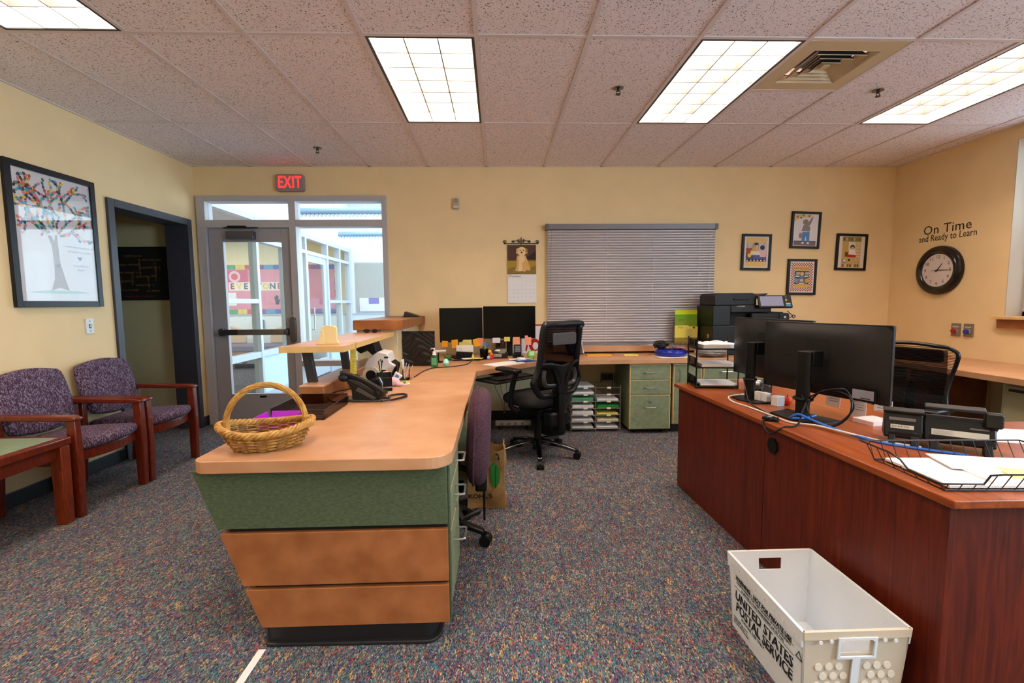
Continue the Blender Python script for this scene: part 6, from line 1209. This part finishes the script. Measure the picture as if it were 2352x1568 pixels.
for mm, zz in ((m1, .31), (m2, .31)): MB().box(-.055,.0318,zz-.03,.055,.0328,zz+.07).build('mount_recess', BLACKM, mm)
MB().box(.03,.0318,.115,.11,.034,.165).build('port_panel', BLACKM, m2)
for k in range(3): MB().box(.04+.02*k,.034,.142,.052+.02*k,.035,.148).build('port', CHROME, m2)
MB().box(.13,.0318,.285,.17,.0328,.290).build('embossed_mark', BLACKM, m2)
MB().tube([(0.04*math.cos(2*PI*k/20), .115+.028*math.sin(2*PI*k/20), .095) for k in range(20)], .008, 6, closed=True).build('cable_clip', BLACK, m2); MB().tube([(0.036*math.cos(2*PI*k/20), .115+.026*math.sin(2*PI*k/20), .12) for k in range(20)], .006, 6, closed=True).build('cable_clip', BLACK, m1)
# small dark monitor stand piece and hanging memos behind the big monitor
for k, (px, py, pz, wd, hh, lb) in enumerate(((1.70, 2.26, .79, .07, .09, 'left'), (1.72, 2.12, .775, .07, .10, 'middle'), (1.755, 2.02, .80, .075, .055, 'right'))):
    hm = thing('taped_memo', 'white memo taped under the big desk monitor, %s of three' % lb, 'memo', (px, py, pz), math.radians(110), 'memos under the big monitor'); MB().box(-wd/2,0,-hh/2,wd/2,.0012,hh/2).build('sheet', PAPER, hm)
    for q in range(4): MB().box(-wd*.35,.0012,hh*.2-.012*q,wd*.3,.0016,hh*.2-.012*q+.003).build('text_line', INKG, hm)
def cable(label, pts, r_, m_, nm='cable'):
    c = thing(nm, label, 'cable', (0,0,0), group='desk cables'); MB().tube(bez(pts), r_, 8).build('cord', m_, c); return c
WC = mat('white_cable', (214,206,200), .4); BC = mat('blue_cable', (30,100,200), .35)
cable('white cable running along the desk behind both monitor bases', [(1.44,2.62,ZD+.02),(1.34,2.60,ZD+.012),(1.305,2.50,ZD+.005),(1.32,2.36,ZD+.005),(1.33,2.22,ZD+.005),(1.335,2.08,ZD+.005),(1.35,2.03,ZD+.005),(1.40,1.95,ZD+.014),(1.45,1.82,ZD+.014),(1.52,1.74,ZD+.005),(1.60,1.66,ZD+.005)], .0045, WC)
cable('bright blue network cable curving past the big monitor base to the phones', [(1.50,2.10,ZD+.02),(1.42,2.08,ZD+.014),(1.36,2.07,ZD+.02),(1.37,2.03,ZD+.045),(1.40,1.97,ZD+.03),(1.44,1.85,ZD+.014),(1.50,1.73,ZD+.005),(1.58,1.64,ZD+.005),(1.68,1.56,ZD+.005)], .0055, BC)
cable('looped black video cable hanging from the back of the big monitor', [(1.50,2.22,ZD+.13),(1.46,2.16,ZD+.14),(1.44,2.10,ZD+.10),(1.44,2.04,ZD+.13),(1.47,1.98,ZD+.165),(1.50,1.90,ZD+.15),(1.49,1.88,ZD+.08),(1.46,1.92,ZD+.02),(1.43,1.99,ZD+.01),(1.43,2.06,ZD+.06),(1.45,2.07,ZD+.10)], .004, BLACK)
cable('second loop of black cable behind the big monitor', [(1.45,2.07,ZD+.10),(1.46,2.02,ZD+.15),(1.48,1.95,ZD+.175),(1.51,1.93,ZD+.17),(1.52,1.90,ZD+.10),(1.48,1.95,ZD+.015),(1.43,2.02,ZD+.012),(1.42,2.07,ZD+.05)], .004, BLACK)
cable('thin black cord drooping from the big monitor over the desk edge', [(1.44,2.08,ZD+.09),(1.40,2.05,ZD+.05),(1.33,1.98,ZD+.008),(1.266,1.97,ZD+.004),(1.232,1.98,ZD-.02),(1.232,2.03,ZD-.04),(1.24,2.09,ZD-.012),(1.252,2.10,ZD+.006)], .004, BLACK)
cable('black cord running from the left desk monitor pole to the adapter', [(1.42,2.60,ZD+.12),(1.39,2.52,ZD+.07),(1.35,2.40,ZD+.02),(1.34,2.25,ZD+.006),(1.33,2.12,ZD+.006),(1.30,2.10,ZD+.01)], .0035, BLACK)
ad = thing('cable_adapter', 'black square adapter box lying at the edge of the desktop', 'adapter', (1.275, 2.10, ZD), .5); MB().box(-.022,-.022,0,.022,.022,.02).build('case', BLACK, ad, bevel=.004); MB().box(-.009,-.012,.02,.009,.008,.0206).build('print', INKG, ad); MB().cyl((0,-.022,.01),(0,-.045,.008),.009,.006,n=10).build('strain_relief', BLACK, ad)
for k, (x_, y_) in enumerate(((1.455,2.50),(1.475,2.47),(1.505,2.405))):
    wc = thing('white_block', 'small white block between the monitor stands, %s of three' % ['left', 'middle', 'right'][k], 'block', (x_, y_, ZD+.0095 if k < 2 else ZD), .3, 'white blocks on the desk'); h_ = (.05, .048, .052)[k]; d_ = (.012, .016, .026)[k]; MB().box(-d_,-.02,0,d_,.02,h_).build('block', WHITEP, wc, bevel=.002); MB().box(-d_+.003,-.0206,.004,d_-.003,-.02,h_-.004).build('front_panel', mat('pale_grey_face',(196,196,204),.4), wc)
ra = thing('toy_apple', 'red orange apple ornament between the desk monitors', 'apple', (1.565, 2.42, ZD)); apple(ra, .026, mat('orange_red',(230,60,20),.35), INK)
tp3 = thing('tape_dispenser', 'black and chrome tape dispenser behind the left desk monitor pole', 'tape dispenser', (1.60, 2.72, ZD), .6); MB().prism([(-.07,0),(.07,0),(.075,.06),(.03,.045),(-.03,.075),(-.07,.04)], -.03, .03, 'y').build('body', BLACKS, tp3, bevel=.006); Mr = Matrix.Translation((-.025, 0, .06)) @ Matrix.Rotation(PI/2, 4, 'X'); MB().lathe([(.001,-.011),(.03,-.011),(.03,.011),(.001,.011)], n=20, M=Mr).build('tape_roll', CHROME, tp3)
note('salmon sticky note standing on the desk behind the left monitor pole', 1.53, .80, (244,164,130), 2.80, .05, .05)
note('small hot pink flag stuck to the left desk monitor', 1.47, .842, (230,40,160), 2.64, .018, .012, lines=0)
npd = thing('note_pad', 'pale pink note pad with an orange flag beside the desk phones', 'note pad', (1.72, 2.03, ZD), .2); MB().box(-.06,-.05,0,.06,.05,.018).build('pad', mat('pale_pink_pad',(240,214,210),.8), npd); MB().box(.03,-.035,.018,.06,-.01,.0185).build('orange_flag', mat('orange_flag',(250,170,30),.7), npd)
# phones from behind: expansion module + phone with handset
pn = thing('desk_phone', 'black desk phone and key module seen from behind on the cherry desk', 'phone', (1.655, 1.645, ZD), math.radians(-37.5))
PB2 = mat('phone_back_black', (15,15,16), .4, spec=.35)
def wedge(x0, x1, nm, h_): MB().prism([(-.012,.03),(.0,.025),(.105,.02),(.11,.03),(.055,h_),(.035,h_+.006),(.018,h_-.005)], x0, x1, 'x').build(nm, PB2, pn, bevel=.006)
wedge(-.165, -.048, 'key_module', .125); wedge(-.045, .15, 'phone_body', .12)
for x0, x1 in ((-.15, -.13), (-.085, -.06), (-.03, -.005), (.115, .14)): MB().prism([(-.03,0),(.0,0),(.015,.045),(-.005,.055)], x0, x1, 'x').build('stand_leg', PB2, pn, bevel=.003)
MB().box(-.15,-.012,.035,-.06,.0,.05).build('stand_bar', PB2, pn); MB().box(-.03,-.012,.035,.14,.0,.055).build('stand_bar', PB2, pn)
for x0, x1 in ((-.168, -.045), (-.048, .12)):
    m_ = MB(); m_.prism([(.012,.118),(.03,.124),(.05,.135),(.035,.140),(.008,.130)], x0, x1, 'x').build('top_hood', PB2, pn, bevel=.004)
MB().prism(rrect(.115,.10,.165,.155,.010), -.005, .03, 'y').build('handset_earpiece', PB2, pn, bevel=.006); MB().prism([(.0,.10),(.03,.13),(.13,.03),(.11,.02)], .125, .155, 'x').build('handset', PB2, pn, bevel=.006)
Mb_ = Matrix.Translation((0,-.0135,.03)) @ Matrix.Rotation(math.radians(-17), 4, 'X')
LBL = mat('silver_label', (190,190,180), .5)
MB().box(-.145,0,.035,-.075,.001,.050, Mb_).build('label_plate', LBL, pn); MB().box(-.15,0,.066,-.07,.001,.078, Mb_).build('label_plate', mat('grey_plate2',(96,92,92),.5), pn); MB().box(-.025,0,.028,.13,.001,.050, Mb_).build('label_plate', LBL, pn); MB().box(.08,0,.060,.13,.001,.066, Mb_).build('label_plate', mat('grey_plate2',(96,92,92),.5), pn)
for k in range(12): MB().box(-.14+.0045*k,-.0006,.040,-.1385+.0045*k,0,.046, Mb_).build('barcode_bar', INK, pn)
MB().tube([(.06+.007*math.cos(2*PI*k/14), 0, .039+.007*math.sin(2*PI*k/14)) for k in range(14)], .0014, 5, closed=True).build('label_emblem', INK, pn); pn.children[-1].location = (0, -.014, .03)
for k in range(4): MB().box(-.02,-.0006,.032+.004*k,.03+.005*(k % 2),0,.0332+.004*k, Mb_).build('label_text', INKG, pn)
# wire tray with forms
wb_ = thing('wire_basket', 'black wire paper tray with a cut-out front in the right foreground', 'wire tray', (1.52, 1.40, ZD), math.radians(-3))
bx0, bx1, by0, by1, hz = -.205, .32, -.135, .135, .062
BWM = mat('black_wire', (20,20,24), .35)
rim = [(bx0-.02,by0-.012,.028),(bx0-.02,-.03,.028),(bx0-.022,.0,.05),(bx0-.03,.03,hz),(bx0-.03,by1+.03,hz),(bx1,by1+.03,hz),(bx1,by0-.03,hz),(-.07,by0-.03,hz),(-.10,by0-.026,hz-.004),(-.112,by0-.02,.03)]
MB().tube(rim, .003, 7, closed=True).build('rim_wire', BWM, wb_); MB().tube([(bx0,by0,.004),(bx0,by1,.004),(bx1,by1,.004),(bx1,by0,.004)], .003, 6, closed=True).build('base_wire', BWM, wb_)
for k in range(14):
    t = k/13; x_ = bx0+(bx1-bx0)*t; MB().tube([(x_,by1+.03,hz),(x_,by1,.004),(x_,by0,.004),(x_,by0-(.03 if x_ > -.1 else .012),hz if x_ > -.1 else .028)], .0016, 5).build('cross_wire', BWM, wb_)
for k in range(7):
    y_ = by0+(by1-by0)*k/6; top_ = hz if y_ > .02 else .028; MB().tube([(bx0-(.03 if y_ > .02 else .02), y_, top_),(bx0,y_,.004)], .0016, 5).build('end_wire', BWM, wb_)
paper_thing('paper_stack', 'white forms lying in the black wire tray', 'papers', [('sheet', PAPER, (-.19,-.125,0), (.14,.12,.008), None), ('sheet', PAPER, (-.04,-.12,.008), (.30,.12,.014), RZ(-.1)), ('sheet', PAPER, (-.07,-.02,.014), (.16,.125,.018), RZ(-.25)), ('yellow_note', mat('pale_note',(238,228,150),.8), (.06,-.07,.0141), (.14,.02,.0185), RZ(-.3))], (1.53, 1.40, ZD+.006), math.radians(-3), 'papers on the desk')
pfm = bpy.data.objects.get('paper_stack.015') 
paper_thing('form_sheets', 'white printed forms at the right edge of the cherry desk beyond the phone', 'papers', [('sheet', PAPER, (-.16,-.12,0), (.2,.12,.002), None), ('rule_line', INKG, (-.1,.0,.002), (.2,.002,.0023), None), ('rule_line', INKG, (-.12,-.05,.002), (.2,-.048,.0023), None)], (2.10, 1.80, ZD), -.35, 'papers on the desk')
# ---------------------------------------------------------------- mail tub
TUB = mat('white_corrugated_plastic', (228,235,242), .5, bump=.35, bs=1, stretch=(900,900,1)); TUBE_ = mat('tub_edge', (214,198,176), .5)
mt = thing('mail_tub', 'white corrugated plastic postal tub on the carpet against the cherry desk', 'mail tub', (1.073, 1.504, 0))
hx, hy, H = .166, .226, .295; bx_, by_ = .150, .208; th = .005
def tw(nm, p0, p1, inward, u0=0., u1=1., v0=0., v1=1.):
    """wall panel patch between bottom edge p0->p1; inward = unit vec"""
    (b0, t0), (b1, t1) = p0, p1
    def P(u, v): 
        b = Vector(b0).lerp(Vector(b1), u); t = Vector(t0).lerp(Vector(t1), u); return b.lerp(t, v)
    q = [P(u0,v0), P(u1,v0), P(u1,v1), P(u0,v1)]; i_ = Vector(inward)*th
    return MB().add(q+[p+i_ for p in q], [(0,1,2,3),(7,6,5,4),(0,4,5,1),(1,5,6,2),(2,6,7,3),(3,7,4,0)])
cor = {(sx, sy): ((sx*bx_, sy*by_, .004), (sx*hx, sy*hy, H)) for sx in (-1, 1) for sy in (-1, 1)}
tw('l', cor[(-1,1)], cor[(-1,-1)], (1,0,0)).build('side_wall', TUB, mt, smooth=False); tw('r', cor[(1,-1)], cor[(1,1)], (-1,0,0)).build('side_wall', TUB, mt, smooth=False)
for sy in (-1, 1):
    a, b = cor[(-1,sy)], cor[(1,sy)]; m_ = MB()
    for u0, u1, v0, v1 in ((0,1,0,.74),(0,.36,.74,.90),(.64,1,.74,.90),(0,1,.90,1)):
        k = tw('e', a, b, (0,-sy,0), u0, u1, v0, v1); m_.add(k.v, k.f)
    m_.build('end_wall', mat('tub_end_beige',(206,194,176),.5) if sy < 0 else TUB, mt, smooth=False)
MB().box(-bx_,-by_,0,bx_,by_,.005).build('tub_bottom', TUB, mt)
for (a, b, inw) in (((-1,1),(-1,-1),(-1,0,0)), ((1,-1),(1,1),(1,0,0)), ((-1,-1),(1,-1),(0,-1,0)), ((1,1),(-1,1),(0,1,0))):
    k = tw('rim', cor[a], cor[b], inw, 0, 1, .82 if inw[1] == 0 else .91, 1); k.build('rim_fold', TUB if inw[0] else TUBE_, mt, smooth=False)
tx = math.atan2(hx-bx_, H)
yf = lambda z: -(by_+(hy-by_)*z/H)
def face_near(x, z, off=.0): return (x, yf(z)-off, z)
for s in (-1, 1):
    for r_, c_ in [(r_, c_) for r_ in range(5) for c_ in range(3)]:
        x = s*.075+(c_-1)*.032+(.012 if r_ % 2 else -.004)*1; z = .175-.032*r_
        if abs(x) < .02 or abs(x) > .14: continue
        MB().cyl(face_near(x, z, .0), face_near(x, z, .0025), .0115, n=14).build('drain_dimple', mat('pale_dimple',(232,222,206),.5), mt)
m_ = MB()
for z0, z1, x0, x1 in ((.205,.212,-.06,.06),(.268,.275,-.06,.06),(.212,.268,-.06,-.052),(.212,.268,.052,.06),(.02,.205,-.012,.012)): m_.prism([(x0,z0),(x1,z0),(x1,z1),(x0,z1)], -.008, -.003, 'y')
o = m_.build('grip_surround', TUB, mt); o.rotation_euler = (-math.atan2(hy-by_, H)*-1, 0, 0); o.location = (0, -by_, 0); o['kind'] = 'stuff'
for k in range(8): MB().cyl((-.115+.033*k, -hy-.004, .272-.003*abs(k-3.5)), (-.115+.033*k, -hy-.0065, .272-.003*abs(k-3.5)), .006, n=10).build('rivet', WHITEP, mt)
for k in range(8):
    for s in (-1, 1): MB().cyl((s*(hx-.004 if s > 0 else hx+.005), -.19+.054*k, .268), (s*(hx-.0065 if s > 0 else hx+.0065), -.19+.054*k, .268), .005, n=8).build('rivet', WHITEP, mt)
er = (PI/2-tx, 0, -PI/2)
def side_text(s, size, z, xs_=1., bold=0., y=0.): 
    X_ = -(bx_+(hx-bx_)*z/H)-.0015; return text('lettering', s, size, INK, mt, (X_, y, z), er, ext=.0003, xs=xs_, bold=bold)
side_text('WARNING - NOT FOR PRIVATE USE', .0195, .222, 1.08, .0006); side_text('MAXIMUM PENALTY FOR THEFT OR MISUSE OF POSTAL PROPERTY', .0118, .204, .93); side_text('$1,000 FINE & 3 YEARS IMPRISONMENT (18 USC 1707)', .0118, .190, .93)
side_text('UNITED STATES', .050, .150, .98, .0014); side_text('POSTAL SERVICE', .050, .104, .92, .0014); side_text('FOR MAIL USE ONLY', .016, .072, 1., 0, .06)
for q in range(3):
    o = scribble(mt, 'small_print', 0, 0, .1, .007, INK, 0, 70+q); z_ = .052-.010*q; o.location = (-(bx_+(hx-bx_)*z_/H)-.0015, .14, z_); o.rotation_euler = (-tx, 0, -PI/2)
X_ = -(bx_+(hx-bx_)*.19/H)-.0015
for z in (.2135, .182): MB().box(-.18, -.0006, -.0005, .18, 0, .0005).build('rule_line', INK, mt, loc=(-(bx_+(hx-bx_)*z/H)-.0012, 0, z), rot=(0, 0, -PI/2))
for sz, nm in ((.0, 'recycle_mark'), ):
    tri = [(.0,.016),(.014,-.008),(-.014,-.008)]
    MB().tube([(p[0], 0, p[1]) for p in tri], .0016, 5, closed=True).build(nm, INK, mt, loc=(-(bx_+(hx-bx_)*.2/H)-.002, -.205, .20), rot=(0, 0, -PI/2))
# white tape on the carpet
tag(box('floor_tape', mat('white_tape',(226,224,220),.6), (-.905, .9, .0), (-.878, 1.655, .0015)), 'strip of white tape on the carpet leading to the counter plinth', 'floor tape')
